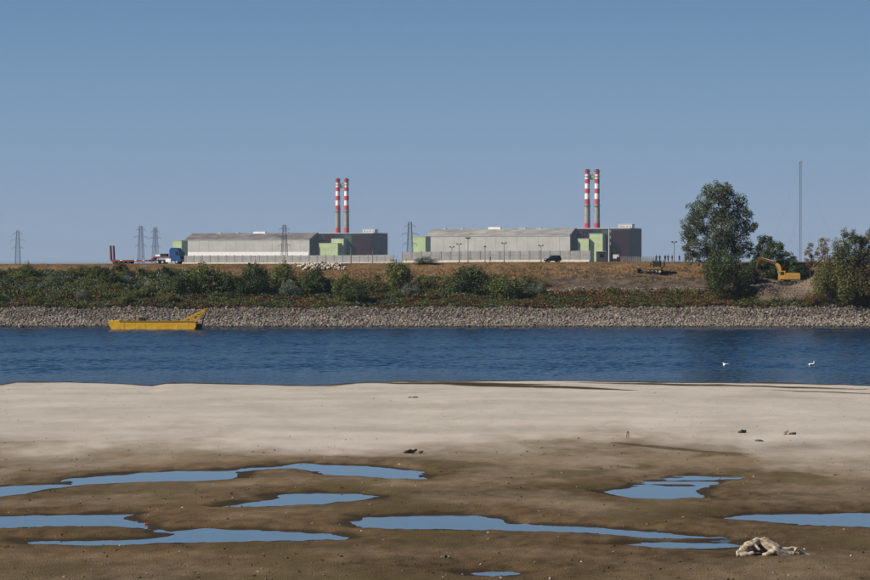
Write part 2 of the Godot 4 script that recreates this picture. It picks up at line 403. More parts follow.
func vegetation() -> void:
	rng.seed = 5
	var greens := [lin(0.088, 0.112, 0.035), lin(0.125, 0.135, 0.044), lin(0.058, 0.078, 0.026)]
	var darks := [lin(0.044, 0.062, 0.023), lin(0.034, 0.05, 0.019), lin(0.066, 0.084, 0.032)]
	var olives := [lin(0.105, 0.11, 0.04), lin(0.08, 0.09, 0.032), lin(0.135, 0.118, 0.048)]
	var greys := [lin(0.115, 0.14, 0.105), lin(0.09, 0.115, 0.085), lin(0.14, 0.16, 0.13)]
	var pales := [lin(0.26, 0.26, 0.21), lin(0.2, 0.215, 0.15), lin(0.12, 0.135, 0.08)]
	var rusts := [lin(0.15, 0.075, 0.032), lin(0.11, 0.07, 0.03), lin(0.09, 0.08, 0.035)]
	var autumn := [lin(0.2, 0.13, 0.045), lin(0.14, 0.11, 0.04), lin(0.1, 0.1, 0.04), lin(0.22, 0.12, 0.05)]
	# stones of the bank's facing
	rng.seed = 11
	var kinds := []
	for i in 4: kinds.push_back(rock_mesh(40 + i, M.stone))
	rng.seed = 12
	var heaps := [[], [], [], []]
	for i in 25000:
		var x := rng.randf_range(-122.0, 122.0)
		var s := rng.randf_range(-0.7, 13.6 + nz.get_noise_2d(x * 4.0, 5.0) * 1.6)
		var d := water_line(x) + s
		var size := rng.randf_range(0.26, 0.62) * (1.4 if rng.randf() < 0.1 else 1.0)
		var g := rng.randf_range(0.55, 1.25)
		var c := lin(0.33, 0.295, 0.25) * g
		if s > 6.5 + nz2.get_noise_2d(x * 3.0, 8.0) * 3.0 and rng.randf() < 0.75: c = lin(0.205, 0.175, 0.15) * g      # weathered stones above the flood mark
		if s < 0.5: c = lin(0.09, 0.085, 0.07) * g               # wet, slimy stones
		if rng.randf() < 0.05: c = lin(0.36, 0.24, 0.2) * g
		c.a = 1.0
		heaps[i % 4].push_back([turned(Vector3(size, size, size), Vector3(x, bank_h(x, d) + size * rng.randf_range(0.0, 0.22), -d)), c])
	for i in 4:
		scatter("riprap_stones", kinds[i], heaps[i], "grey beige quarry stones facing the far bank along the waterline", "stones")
	# weeds: a bushy one and a blade one
	rng.seed = 13
	var bushy := MB.new()
	leaves(bushy, [[Vector3(0, 0.35, 0), Vector3(0.45, 0.4, 0.45)], [Vector3(0.2, 0.65, 0.1), Vector3(0.25, 0.35, 0.25)], [Vector3(-0.2, 0.55, -0.1), Vector3(0.28, 0.3, 0.28)]], 46, 0.22, [Color.WHITE, Color(0.8, 0.85, 0.8), Color(1.15, 1.1, 1.0)], 0.2)
	var blades := MB.new()
	for i in 13:
		var a := rng.randf() * TAU
		var r := rng.randf() * 0.25
		var p := Vector3(cos(a) * r, -0.05, sin(a) * r)
		var tip := p + Vector3(rng.randfn() * 0.16, rng.randf_range(0.3, 0.75), rng.randfn() * 0.16)
		var side := Vector3(cos(a * 3.0), 0, sin(a * 3.0)) * 0.035
		blades.col = Color.WHITE * rng.randf_range(0.75, 1.2)
		blades.tri(p - side, p + side, tip, Vector3(0, 0.6, 0.8), Vector3(0, 0.6, 0.8), Vector3(0, 0.8, 0.6))
	rng.seed = 14
	var bw := []
	var gw := []
	for i in 76000:
		var x := rng.randf_range(-122.0, 122.0)
		var s := rng.randf_range(12.6, 68.0)
		var d := water_line(x) + s
		var right := smooth(14.0, 30.0, x)
		var dug := smooth(66.0, 70.0, x) * (1.0 - smooth(88.0, 95.0, x))
		var n := nz.get_noise_2d(x * 2.4, d * 2.4)
		var n2 := nz2.get_noise_2d(x * 5.0 + 80.0, d * 5.0)
		if dug > 0.4 and s > 15.0 and s < 42.0: continue
		var far_left := 1.0 - smooth(-58.0, -42.0, x)
		var straw_from := lerpf(lerpf(38.0, 46.0, far_left), 40.0, right) + n * 10.0
		var c := Color.WHITE
		var h := rng.randf_range(0.7, 1.4)
		var p := Vector3(x, bank_h(x, d) - 0.05, -d)
		if s > straw_from or (right > 0.5 and s > 23.0):
			var keep := 0.8 if s > straw_from else 0.16
			if rng.randf() > keep: continue
			c = lin(0.27, 0.175, 0.09) if rng.randf() < 0.6 else lin(0.2, 0.14, 0.068)
			if s <= straw_from: c = lin(0.16, 0.12, 0.08)
			if n2 > 0.22 and rng.randf() < 0.5: c = lin(0.1, 0.09, 0.04)
			c = c * rng.randf_range(0.75, 1.25)
			var near_top := 1.0 - 0.6 * smooth(50.0, 56.0, s)
			gw.push_back([turned(Vector3(h * 0.55, h * 0.6 * near_top, h * 0.55), p, 0.3), c])
		else:
			var u := n2 * 1.6 + rng.randfn() * 0.22 + lerpf(0.06, -0.06, far_left) + right * 0.3
			if s < 21.0: u += 0.1
			u -= 0.4 * smooth(24.0, 32.0, s) * far_left
			if u > 0.5: c = lin(0.12, 0.074, 0.034)
			elif u > 0.24: c = lin(0.1, 0.078, 0.032)
			elif u > -0.12: c = lin(0.1, 0.106, 0.036)
			elif u > -0.5: c = lin(0.072, 0.094, 0.032)
			else: c = lin(0.1, 0.12, 0.08)
			c = c * rng.randf_range(0.7, 1.3)
			var tall := 1.25 + 0.45 * far_left if s > 20.0 else 0.85
			if rng.randf() < 0.2: gw.push_back([turned(Vector3(h, h * 1.3, h), p, 0.3), c])
			else: bw.push_back([turned(Vector3(h * 1.2, h * tall, h * 1.2), p, 0.3), c])
	scatter("ground_cover", bushy.mesh(M.weed), bw, "green and rust coloured weeds covering the bank above the stones", "weeds")
	scatter("dry_grass", blades.mesh(M.weed), gw, "straw coloured dry grass along the top of the bank", "grass")
	# shrubs: prototypes
	var proto := {}
	for q in [["green", greens, 0.34, 4600, 1.0], ["dark", darks, 0.36, 4800, 1.0], ["olive", olives, 0.32, 4200, 0.95], ["grey", greys, 0.3, 4000, 0.9], ["pale", pales, 0.3, 1600, 0.8], ["rust", rusts, 0.3, 2400, 0.9]]:
		for v in 2:
			proto[q[0] + str(v)] = shrub("shrub", "", 60 + v * 7 + q[3], 7.0, 6.5, q[2], q[3], M.leaf, q[1], q[4])
	var dims := {}
	for k in proto: dims[k] = Vector2(7.0, 6.5)
	for q in [["big_dark0", darks, 21], ["big_dark1", darks, 22], ["big_olive0", olives, 23], ["big_olive1", olives, 24], ["big_rust0", [lin(0.11, 0.08, 0.036), lin(0.085, 0.072, 0.034), lin(0.065, 0.07, 0.03)], 25]]:
		proto[q[0]] = shrub("shrub", "", q[2], 11.0, 10.0, 0.34, 10500, M.leaf, q[1], 0.9)
		dims[q[0]] = Vector2(11.0, 10.0)
	# px, top y, foot y, width px, kind, label
	var list := [
		[203, 261, 298, 40, "green0", "big rounded green shrub below the right end of the blue truck"],
		[224, 270, 296, 26, "dark1", "dark green shrub close right of the big shrub below the truck"],
		[240, 276, 298, 24, "dark0", "low dark shrub left of the pointed shrub below the left hall"],
		[256, 260, 297, 27, "dark1", "pointed dark green shrub below the left hall's pylon, reaching the wall"],
		[283, 263, 291, 30, "green1", "green shrub just left of the pale stone heap"],
		[291, 281, 298, 28, "grey0", "silvery grey shrub below the stone heap's left end"],
		[316, 267, 297, 27, "dark0", "dark green shrub below the middle of the stone heap"],
		[330, 276, 297, 20, "dark1", "narrow dark shrub below the stone heap's right end"],
		[345, 274, 299, 23, "green1", "bright green upright shrub below the left reactor building"],
		[358, 283, 303, 28, "dark0", "low dark round shrub lowest on the bank below the left reactor building"],
		[376, 274, 296, 24, "olive0", "olive shrub between the round dark shrub and the tall one below the gap"],
		[397, 258, 293, 31, "green0", "tall green shrub below the gap between the station blocks"],
		[411, 283, 297, 19, "grey1", "small silvery round shrub right of the tall shrub below the gap"],
		[425, 256.5, 264, 25, "grey0", "grey green bush on the crest at the hall's left end"],
		[428, 276, 292, 26, "olive1", "olive shrub below the bush on the crest"],
		[447, 274, 292, 22, "olive0", "olive shrub left of the broad dark shrub below the lamp posts"],
		[468, 263, 297, 36, "dark1", "broad dark green shrub below the tallest lamp post"],
		[488, 276, 297, 22, "dark0", "dark shrub touching the broad shrub below the lamp posts"],
		[504, 274, 300, 32, "green0", "spreading green shrub left of the last shrub before the bare slope"],
		[525, 274, 292, 22, "olive1", "olive green shrub behind the last shrub before the bare slope"],
		[537, 282, 298, 18, "grey1", "last small grey green shrub before the bare slope"],
		[152, 279, 291, 19, "pale0", "whitish leaved shrub in the thicket below the trailer"],
		[26, 264, 284, 26, "green1", "leftmost tall green shrub reaching the crest below the lone pylon"],
		[107, 267, 288, 24, "dark0", "dark shrub in the thicket straight below the trailer's ramps"],
		[182, 272, 298, 24, "dark1", "dark shrub left of the big shrub below the blue truck"],
	]
	rng.seed = 15
	for q in list:
		var p := on_bank(q[0], q[2])
		var k := -p.z / F
		var w: float = q[3] * k * 1.16
		var h: float = (q[2] - q[1]) * k * 1.06
		copy(proto[q[4]], p - Vector3(0, 0.15, 0), rng.randf() * TAU, Vector3(w / 7.0, h / 6.5, w / 7.0), q[5], "shrubs on the bank")
	# the thicket on the left, where no shrub can be told from the next
	for i in 64:
		var px := rng.randf_range(-25.0, 196.0)
		var py := rng.randf_range(279.0, 306.0)
		var kind: String = ["green0", "green1", "olive0", "olive1", "dark0", "dark1", "grey0", "olive0", "green0", "olive1"][rng.randi() % 10]
		var p := on_bank(px, py)
		var k := -p.z / F
		var w := rng.randf_range(13.0, 24.0) * k
		var h := rng.randf_range(8.0, 15.0) * k
		copy(proto[kind], p - Vector3(0, 0.15, 0), rng.randf() * TAU, Vector3(w / 7.0, h / 6.5, w / 7.0), "shrub woven into the dense thicket on the left of the bank", "thicket shrubs")
	for i in 40:
		var px := rng.randf_range(205.0, 560.0)
		var py := rng.randf_range(287.0, 303.0)
		var kind: String = ["olive0", "olive1", "rust0", "rust1", "green1", "rust0", "dark0"][rng.randi() % 7]
		var p := on_bank(px, py)
		var k := -p.z / F
		var w := rng.randf_range(10.0, 20.0) * k
		var h := rng.randf_range(4.5, 9.0) * k
		copy(proto[kind], p - Vector3(0, 0.15, 0), rng.randf() * TAU, Vector3(w / 7.0, h / 6.5, w / 7.0), "low scrubby bush at the foot of the larger shrubs", "low bushes on the bank")
	for i in 24:
		var px := rng.randf_range(560.0, 752.0)
		var py := rng.randf_range(291.0, 305.0)
		var kind: String = ["rust0", "olive0", "rust1", "olive1", "rust0"][rng.randi() % 5]
		var p := on_bank(px, py)
		var k := -p.z / F
		copy(proto[kind], p - Vector3(0, 0.1, 0), rng.randf() * TAU, Vector3(rng.randf_range(9.0, 18.0) * k / 7.0, rng.randf_range(3.0, 6.5) * k / 6.5, rng.randf_range(9.0, 18.0) * k / 7.0), "low rusty bush along the foot of the bare slope", "low bushes under the bare slope")
	# right-hand group
	var right_list := [
		[724, 248, 298, 56, "big_dark1", "big dark green bush in front of the poplar's trunk"],
		[750, 262, 284, 30, "dark0", "dark bush between the poplar and the excavator"],
		[774, 262, 277.5, 32, "dark1", "dark bush behind the excavator's boom"],
		[796, 262, 277.5, 26, "dark0", "dark bush behind the excavator's tail"],
		[829, 259, 303, 38, "big_olive1", "olive bush on the slope right of the spoil heap"],
		[846, 254, 304, 48, "big_olive0", "broad olive bush under the tall tree at the right edge"],
		[866, 250, 306, 50, "big_rust0", "brownish bush cut off by the right edge of the picture"],
		[813, 289, 304, 26, "rust0", "low straw coloured bush at the foot of the spoil heap"],
		[889, 245, 305, 52, "big_dark0", "dark bush farthest right, mostly outside the picture"],
		[742, 281, 298, 22, "dark0", "low dark bush at the right foot of the big bush by the poplar"],
	]
	for q in right_list:
		var p := on_bank(q[0], q[2])
		var k := -p.z / F
		var dm: Vector2 = dims[q[4]]
		copy(proto[q[4]], p - Vector3(0, 0.2, 0), rng.randf() * TAU, Vector3(q[3] * k / dm.x, (q[2] - q[1]) * k / dm.y, q[3] * k / dm.x), q[5], "bushes round the excavator")
	for k in proto: proto[k].free()
	# trees: crown clumps as px, y, radius px
	var trees := [
		["poplar_tree", "tall grey green poplar standing on the crest of the bank", 720.0, 276.0, 524.0, 0.42, 33000, 0.36, [lin(0.08, 0.1, 0.056), lin(0.062, 0.08, 0.045), lin(0.115, 0.135, 0.084)],
			[[714, 191, 10], [722, 189, 8], [706, 198, 11], [727, 199, 12], [717, 204, 13], [738, 204, 10], [698, 210, 11], [744, 216, 9], [730, 214, 13], [707, 217, 14], [693, 224, 11], [719, 225, 15], [737, 227, 13], [748, 229, 8], [689, 236, 8], [701, 234, 13], [713, 240, 14], [727, 241, 14], [741, 242, 11], [694, 248, 11], [706, 253, 12], [720, 256, 13], [734, 254, 11], [686, 229, 5], [754, 226, 4], [691, 258, 7], [744, 252, 7]]],
		["dark_tree", "round dark tree behind the excavator's raised boom", 770.0, 284.0, 532.0, 0.26, 11000, 0.34, darks,
			[[768, 243, 9], [760, 252, 9], [775, 252, 10], [769, 262, 12], [783, 258, 8], [757, 264, 8], [782, 268, 9], [790, 262, 6]]],
		["autumn_tree", "tall yellowing tree at the right edge of the picture", 848.0, 300.0, 510.0, 0.26, 13000, 0.32, [lin(0.085, 0.095, 0.032), lin(0.065, 0.085, 0.03), lin(0.13, 0.11, 0.042)],
			[[848, 238, 9], [840, 248, 10], [856, 246, 10], [862, 256, 9], [847, 260, 13], [834, 262, 9], [860, 268, 12], [845, 276, 14]]],
		["autumn_tree", "thin yellow brown sapling left of the tall tree at the edge", 824.0, 292.0, 516.0, 0.1, 2000, 0.28, autumn,
			[[824, 241, 5], [821, 249, 6], [827, 252, 5], [824, 260, 7], [818, 264, 5], [830, 264, 6]]],
		["autumn_tree", "sparse yellow sapling above the spoil heap", 811.0, 286.0, 520.0, 0.09, 1100, 0.27, autumn,
			[[811, 247, 4], [807, 253, 5], [814, 256, 5], [810, 262, 6]]],
		["autumn_tree", "russet tree cut by the right edge of the picture", 872.0, 302.0, 508.0, 0.24, 11000, 0.32, [lin(0.12, 0.085, 0.045), lin(0.09, 0.075, 0.04), lin(0.07, 0.075, 0.035)],
			[[868, 243, 9], [878, 238, 11], [866, 258, 11], [880, 256, 13], [870, 272, 13], [888, 268, 12]]],
	]
	for q in trees:
		var p := on_bank(q[2], q[3])
		if p.z < -540.0 or q[0] == "dark_tree": p = stand(q[2], q[4])
		var k := -p.z / F
		var lobes := []
		rng.seed = 90 + int(q[2])
		for l in q[9]:
			var y: float = EYE + (HORIZON - l[1]) * k - p.y
			lobes.push_back([Vector3((l[0] - q[2]) * k, y, rng.randfn() * l[2] * k * 0.7), Vector3.ONE * l[2] * k])
		tree(q[0], q[1], 100 + int(q[2]), p, lobes, q[5], q[6], q[7], M.leaf, q[8])

func machines() -> void:
	build_truck()
	build_suv()
	build_excavator()
	build_dozer()
	build_barge()

func small_things() -> void:
	# pale stone heap on the crest
	rng.seed = 31
	var heap := thing("stone_heap", "heap of pale broken stone blocks on the crest before the left hall", "stone heap", stand(322.0, 548.0))
	var pale: StandardMaterial3D = M.stone.duplicate()
	pale.albedo_color = lin(0.66, 0.59, 0.5).linear_to_srgb()
	var rosy: StandardMaterial3D = M.stone.duplicate()
	rosy.albedo_color = lin(0.4, 0.28, 0.22).linear_to_srgb()
	var shapes := [rock_mesh(71, pale, 0.8), rock_mesh(72, pale, 0.7), rock_mesh(73, rosy, 0.8), rock_mesh(74, pale, 0.9)]
	rng.seed = 32
	for i in 150:
		var u := rng.randfn() * 0.4
		var px := 322.0 + clampf(rng.randf_range(-1, 1) * 21.0 + u * 4.0, -23.0, 23.0)
		var d := rng.randf_range(544.0, 549.5)
		var p := stand(px, d)
		var high := (0.75 + 0.45 * sin(px * 0.55)) * (1.0 - absf(d - 547.0) / 4.0) * (1.0 - pow(absf(px - 322.0) / 24.0, 3.0))
		var size := rng.randf_range(0.35, 0.95)
		var m := MeshInstance3D.new()
		m.name = "stone_block"
		m.mesh = shapes[rng.randi() % 4]
		heap.add_child(m, true)
		m.transform = turned(Vector3.ONE * size, p - heap.position + Vector3(0, rng.randf() * maxf(high, 0.0) + size * 0.15, 0))
	# rubble along the bench of the bare slope, and clods on the dug soil
	var spots := []
	for i in 420:
		var x := mx(rng.randf_range(545.0, 705.0), 517.0)
		var s := 26.3 + rng.randfn() * 1.4
		var d := water_line(x) + s
		var size := rng.randf_range(0.2, 0.65)
		var c := lin(0.28, 0.235, 0.19) * rng.randf_range(0.5, 1.6)
		c.a = 1.0
		spots.push_back([turned(Vector3.ONE * size, Vector3(x, bank_h(x, d) + size * 0.1, -d)), c])
	for i in 2200:
		var x := rng.randf_range(64.0, 90.0)
		var s := rng.randf_range(11.0, 30.0)
		var d := water_line(x) + s
		var size := rng.randf_range(0.12, 0.42)
		var c := lin(0.23, 0.18, 0.135) * rng.randf_range(0.5, 1.4)
		c.a = 1.0
		spots.push_back([turned(Vector3.ONE * size, Vector3(x, bank_h(x, d) + size * 0.1, -d)), c])
	for i in 900:
		var x := rng.randf_range(20.0, 66.0)
		var d := water_line(x) + rng.randf_range(24.0, 50.0)
		var size := rng.randf_range(0.1, 0.34)
		var c := lin(0.17, 0.13, 0.095) * rng.randf_range(0.5, 1.5)
		c.a = 1.0
		spots.push_back([turned(Vector3.ONE * size, Vector3(x, bank_h(x, d) + size * 0.1, -d)), c])
	scatter("rubble", rock_mesh(75, M.stone), spots, "brown clods and rubble strewn over the bare slope and spoil", "rubble")
	# people on the crest: px, distance, turn, top, trousers, stride, arm
	var dark := lin(0.02, 0.022, 0.028)
	var navy := lin(0.025, 0.035, 0.07)
	for q in [
		[617.6, 652.0, 0.4, dark, dark, 0.1, 0.0, "left one of two dark clothed people by the fence gate"],
		[620.6, 652.0, -0.8, dark, navy, 0.14, 0.0, "right one of two dark clothed people by the fence gate"],
		[490.3, 640.0, 1.2, dark, dark, 0.2, 0.0, "lone person in black on the road before the hall"],
		[656.2, 566.0, 0.9, navy, dark, 0.1, 1.0, "person in blue jacket at the paling fence's right end"],
		[659.6, 561.0, -0.5, dark, dark, 0.1, 0.0, "shorter looking person right behind the bulldozer's canopy"],
		[665.0, 560.0, 0.2, dark, navy, 0.12, 0.0, "left one of three people standing left of the lamp post"],
		[668.0, 562.0, 2.6, navy, dark, 0.1, 1.0, "middle one of three people standing left of the lamp post"],
		[672.0, 563.0, -1.2, dark, dark, 0.16, 0.0, "person directly left of the lamp post"],
		[679.2, 576.0, 0.7, dark, dark, 0.1, 0.0, "person standing alone right of the lamp post"],
		[686.2, 556.0, -0.3, dark, navy, 0.12, 0.0, "left one of two people at the poplar's left edge"],
		[689.8, 553.0, 0.5, navy, dark, 0.18, 0.0, "right one of two people at the poplar's left edge"]]:
		person(q[7], stand(q[0], q[1], 0.02), q[2], q[3], q[4], q[5], q[6])
	build_swan(725.6, 365.6, PI + 0.3, 0.15, "white swan on the river, the nearer to the middle")
	build_swan(811.8, 365.4, 0.3, 0.8, "white swan on the river, nearer the right edge")
	build_driftwood()
	build_debris("driftwood_snag", 410.0, 454.0, 26.0, 6.0, lin(0.05, 0.04, 0.03), "dark tangled snag on the pale sand left of the middle", 81, "driftwood")
	build_debris("driftwood_snag", 414.0, 399.0, 11.0, 2.2, lin(0.05, 0.042, 0.03), "tiny dark snag on the pale sand nearest the river", 82, "driftwood")
	build_debris("stone", 742.5, 434.0, 7.0, 5.0, lin(0.05, 0.045, 0.035), "dark lump on the pale sand at the right", 83, "stone")
	build_debris("driftwood_snag", 790.0, 436.0, 11.0, 5.0, lin(0.22, 0.18, 0.14), "small pale snag right of the dark lump", 84, "driftwood")
	build_debris("driftwood_snag", 760.0, 442.6, 8.0, 3.0, lin(0.14, 0.11, 0.08), "flat brown snag below the dark lump", 85, "driftwood")
	build_debris("stick", 627.6, 439.6, 0.9, 5.5, lin(0.07, 0.055, 0.04), "short dark stick upright in the sand", 86, "stick")
	build_debris("stone", 445.5, 557.5, 9.0, 5.0, lin(0.13, 0.115, 0.095), "grey stone on the wet sand at the bottom middle", 87, "stone")
	build_debris("stone", 147.0, 521.0, 5.0, 3.0, lin(0.3, 0.07, 0.04), "small reddish lump on the spit between two pools", 88, "stone")
	build_debris("stone", 216.0, 499.5, 4.0, 2.0, lin(0.2, 0.17, 0.13), "small pale stone beside the narrow pool", 89, "stone")
	# pebbles, shells and bits of wood
	spots = []
	rng.seed = 41
	for i in 4600:
		var d := 95.0 + 160.0 * pow(rng.randf(), 1.8)
		var x := rng.randf_range(-0.2, 0.2) * d
		var r := sand_at(x, d)
		if r[0] < POOL + 0.015: continue
		var size := 0.025 + 0.13 * pow(rng.randf(), 4.0)
		if r[1] < 0.25: size *= 0.7
		var c := lin(0.12, 0.095, 0.07) * rng.randf_range(0.4, 1.6)
		if rng.randf() < 0.17: c = lin(0.42, 0.37, 0.3) * rng.randf_range(0.6, 1.2)
		c.a = 1.0
		spots.push_back([turned(Vector3(size * 1.3, size * 0.8, size), Vector3(x, r[0] + size * 0.15, -d)), c])
	scatter("pebbles", rock_mesh(76, M.stone), spots, "pebbles, shells and bits of wood scattered over the sand bar", "pebbles")

# ------------------------------------------------------------------ helpers
class MB:
	var v := PackedVector3Array()
	var n := PackedVector3Array()
	var c := PackedColorArray()
	var col := Color.WHITE
	func tri(a: Vector3, b: Vector3, d: Vector3, na: Vector3, nb: Vector3, nd: Vector3) -> void:
		var g := (a - d).cross(a - b)
		if g.dot(na + nb + nd) >= 0.0:
			v.push_back(a); v.push_back(b); v.push_back(d); n.push_back(na); n.push_back(nb); n.push_back(nd)
		else:
			v.push_back(a); v.push_back(d); v.push_back(b); n.push_back(na); n.push_back(nd); n.push_back(nb)
		c.push_back(col); c.push_back(col); c.push_back(col)
	func quad(a: Vector3, b: Vector3, d: Vector3, e: Vector3, nn: Vector3) -> void:
		tri(a, b, d, nn, nn, nn); tri(a, d, e, nn, nn, nn)
	func face(pts: Array, inside: Vector3) -> void:      # flat convex face pointing away from a point inside
		var nn: Vector3 = ((pts[0] - pts[2]).cross(pts[0] - pts[1])).normalized()
		if nn.dot(pts[0] - inside) < 0.0: nn = -nn
		for i in range(1, pts.size() - 1): tri(pts[0], pts[i], pts[i + 1], nn, nn, nn)
	func hexa(p: Array) -> void:                          # 8 corners: bottom 0-3, top 4-7
		var m := Vector3.ZERO
		for q in p: m += q
		m /= 8.0
		for f in [[0, 1, 2, 3], [4, 5, 6, 7], [0, 1, 5, 4], [1, 2, 6, 5], [2, 3, 7, 6], [3, 0, 4, 7]]:
			face([p[f[0]], p[f[1]], p[f[2]], p[f[3]]], m)
	func box(at: Vector3, s: Vector3, b := Basis()) -> void:
		var p := []
		for y in [-0.5, 0.5]:
			for q in [[-0.5, -0.5], [0.5, -0.5], [0.5, 0.5], [-0.5, 0.5]]:
				p.push_back(at + b * Vector3(q[0] * s.x, y * s.y, q[1] * s.z))
		hexa(p)
	func bar(a: Vector3, b: Vector3, w: float, h := -1.0) -> void:   # a square bar between two points
		var d := b - a
		if d.length() < 1e-5: return
		var up := Vector3.UP if absf(d.normalized().y) < 0.95 else Vector3.RIGHT
		var x := d.cross(up).normalized()
		var y := x.cross(d).normalized()
		if h < 0.0: h = w
		var p := []
		for e in [a, b]:
			for q in [[-0.5, -0.5], [0.5, -0.5], [0.5, 0.5], [-0.5, 0.5]]: p.push_back(e + x * w * q[0] + y * h * q[1])
		hexa(p)
	func tube(a: Vector3, b: Vector3, r0: float, r1: float, k := 8, caps := true) -> void:
		var d := (b - a).normalized()
		var up := Vector3.UP if absf(d.y) < 0.95 else Vector3.RIGHT
		var x := d.cross(up).normalized()
		var y := x.cross(d).normalized()
		for i in k:
			var t0 := TAU * i / k
			var t1 := TAU * (i + 1) / k
			var e0 := x * cos(t0) + y * sin(t0)
			var e1 := x * cos(t1) + y * sin(t1)
			tri(a + e0 * r0, b + e0 * r1, b + e1 * r1, e0, e0, e1)
			tri(a + e0 * r0, b + e1 * r1, a + e1 * r0, e0, e1, e1)
			if caps:
				tri(a, a + e0 * r0, a + e1 * r0, -d, -d, -d)
				tri(b, b + e0 * r1, b + e1 * r1, d, d, d)
	func prism(poly: PackedVector2Array, z0: float, z1: float, b := Transform3D()) -> void:   # outline in x, y drawn out along z
		var ids := Geometry2D.triangulate_polygon(poly)
		for s in [[z0, -1.0], [z1, 1.0]]:
			var nn: Vector3 = b.basis * Vector3(0, 0, s[1])
			for i in range(0, ids.size(), 3):
				var q := []
				for j in 3: q.push_back(b * Vector3(poly[ids[i + j]].x, poly[ids[i + j]].y, s[0]))
				tri(q[0], q[1], q[2], nn, nn, nn)
		var cw := 1.0 if Geometry2D.is_polygon_clockwise(poly) else -1.0
		for i in poly.size():
			var p := poly[i]
			var q := poly[(i + 1) % poly.size()]
			var e := (q - p).normalized()
			var nn: Vector3 = b.basis * Vector3(-e.y * cw, e.x * cw, 0)
			quad(b * Vector3(p.x, p.y, z0), b * Vector3(q.x, q.y, z0), b * Vector3(q.x, q.y, z1), b * Vector3(p.x, p.y, z1), nn)
	func mesh(m: Material) -> ArrayMesh:
		var a := []
		a.resize(Mesh.ARRAY_MAX)
		a[Mesh.ARRAY_VERTEX] = v; a[Mesh.ARRAY_NORMAL] = n; a[Mesh.ARRAY_COLOR] = c
		var r := ArrayMesh.new()
		r.add_surface_from_arrays(Mesh.PRIMITIVE_TRIANGLES, a)
		r.surface_set_material(0, m)
		return r

func numbered(called: String) -> String:
	if not taken.has(called):
		taken[called] = 0
		return called
	taken[called] += 1
	return "%s_%03d" % [called, taken[called]]

func tag(o: Node, label: String, category: String, group := "", kind := "") -> Node:
	if label: o.set_meta("label", label)
	if category: o.set_meta("category", category)
	if group: o.set_meta("group", group)
	if kind: o.set_meta("kind", kind)
	return o

func thing(called: String, label: String, category: String, at := Vector3.ZERO, turn := 0.0, group := "") -> Node3D:
	var o := Node3D.new()
	o.name = numbered(called)
	add_child(o)
	o.position = at
	o.rotation.y = turn
	tag(o, label, category, group)
	return o

func part(called: String, mb: MB, m: Material, parent: Node) -> MeshInstance3D:
	var o := MeshInstance3D.new()
	o.name = called
	o.mesh = mb.mesh(m)
	parent.add_child(o, true)
	return o

func solo(called: String, mb: MB, m: Material, at := Vector3.ZERO) -> MeshInstance3D:
	var o := MeshInstance3D.new()
	o.name = numbered(called)
	o.mesh = mb.mesh(m)
	o.position = at
	add_child(o)
	return o

func copy(o: Node3D, at: Vector3, turn: float, size: Vector3, label: String, group := "") -> Node3D:
	var c: Node3D = o.duplicate()
	c.name = numbered(str(o.get_meta("base_name")))
	add_child(c)
	c.position = at
	c.rotation.y = turn
	c.scale = size
	c.set_meta("label", label)
	if group: c.set_meta("group", group)
	return c

func at(px: float, py: float, d: float) -> Vector3:
	return Vector3((px - 435.0) / F * d, EYE + (HORIZON - py) / F * d, -d)

func mx(px: float, d: float) -> float:
	return (px - 435.0) / F * d

func srgb(r: float, g: float, b: float) -> Color:
	return Color(r / 255.0, g / 255.0, b / 255.0)

func lin(r: float, g: float, b: float) -> Color:
	return Color(r, g, b)

func plain(c: Color, rough := 0.7, metal := 0.0) -> StandardMaterial3D:     # c linear
	var m := StandardMaterial3D.new()
	m.albedo_color = c.linear_to_srgb()
	m.roughness = rough
	m.metallic = metal
	m.metallic_specular = 0.5 if rough < 0.7 else 0.18
	return m

func noise_tex(seed_: int, freq: float, lo: float, hi: float, octaves := 5, size := 512, from := 0.0, to := 1.0) -> NoiseTexture2D:
	var f := FastNoiseLite.new()
	f.seed = seed_
	f.frequency = freq
	f.fractal_octaves = octaves
	var t := NoiseTexture2D.new()
	t.noise = f
	t.width = size
	t.height = size
	t.seamless = true
	var r := Gradient.new()
	r.set_color(0, Color(lo, lo, lo))
	r.set_color(1, Color(hi, hi, hi))
	r.set_offset(0, from)
	r.set_offset(1, to)
	t.color_ramp = r
	return t

func bump_tex(seed_: int, freq: float, strength: float, octaves := 5, size := 512) -> NoiseTexture2D:
	var t := noise_tex(seed_, freq, 0, 1, octaves, size)
	t.color_ramp = null
	t.as_normal_map = true
	t.bump_strength = strength
	return t

func worn(c: Color, rough: float, tex: Texture2D, scale := Vector3.ONE, metal := 0.0) -> StandardMaterial3D:
	var m := plain(c, rough, metal)
	m.albedo_texture = tex
	m.uv1_triplanar = true
	m.uv1_world_triplanar = true
	m.uv1_scale = scale
	return m

func leafy(c: Color, back := 0.35) -> StandardMaterial3D:
	var m := plain(c, 0.75)
	m.vertex_color_use_as_albedo = true
	m.cull_mode = BaseMaterial3D.CULL_DISABLED
	m.backlight_enabled = true
	m.backlight = Color(back, back, back * 0.6)
	return m

func smooth(a: float, b: float, x: float) -> float:
	return smoothstep(a, b, x)

func along(pts: Array, x: float) -> float:       # broken line through [x, y] pairs
	if x <= pts[0][0]: return pts[0][1]
	for i in range(1, pts.size()):
		if x <= pts[i][0]:
			var t: float = (x - pts[i - 1][0]) / (pts[i][0] - pts[i - 1][0])
			return lerpf(pts[i - 1][1], pts[i][1], t)
	return pts[-1][1]

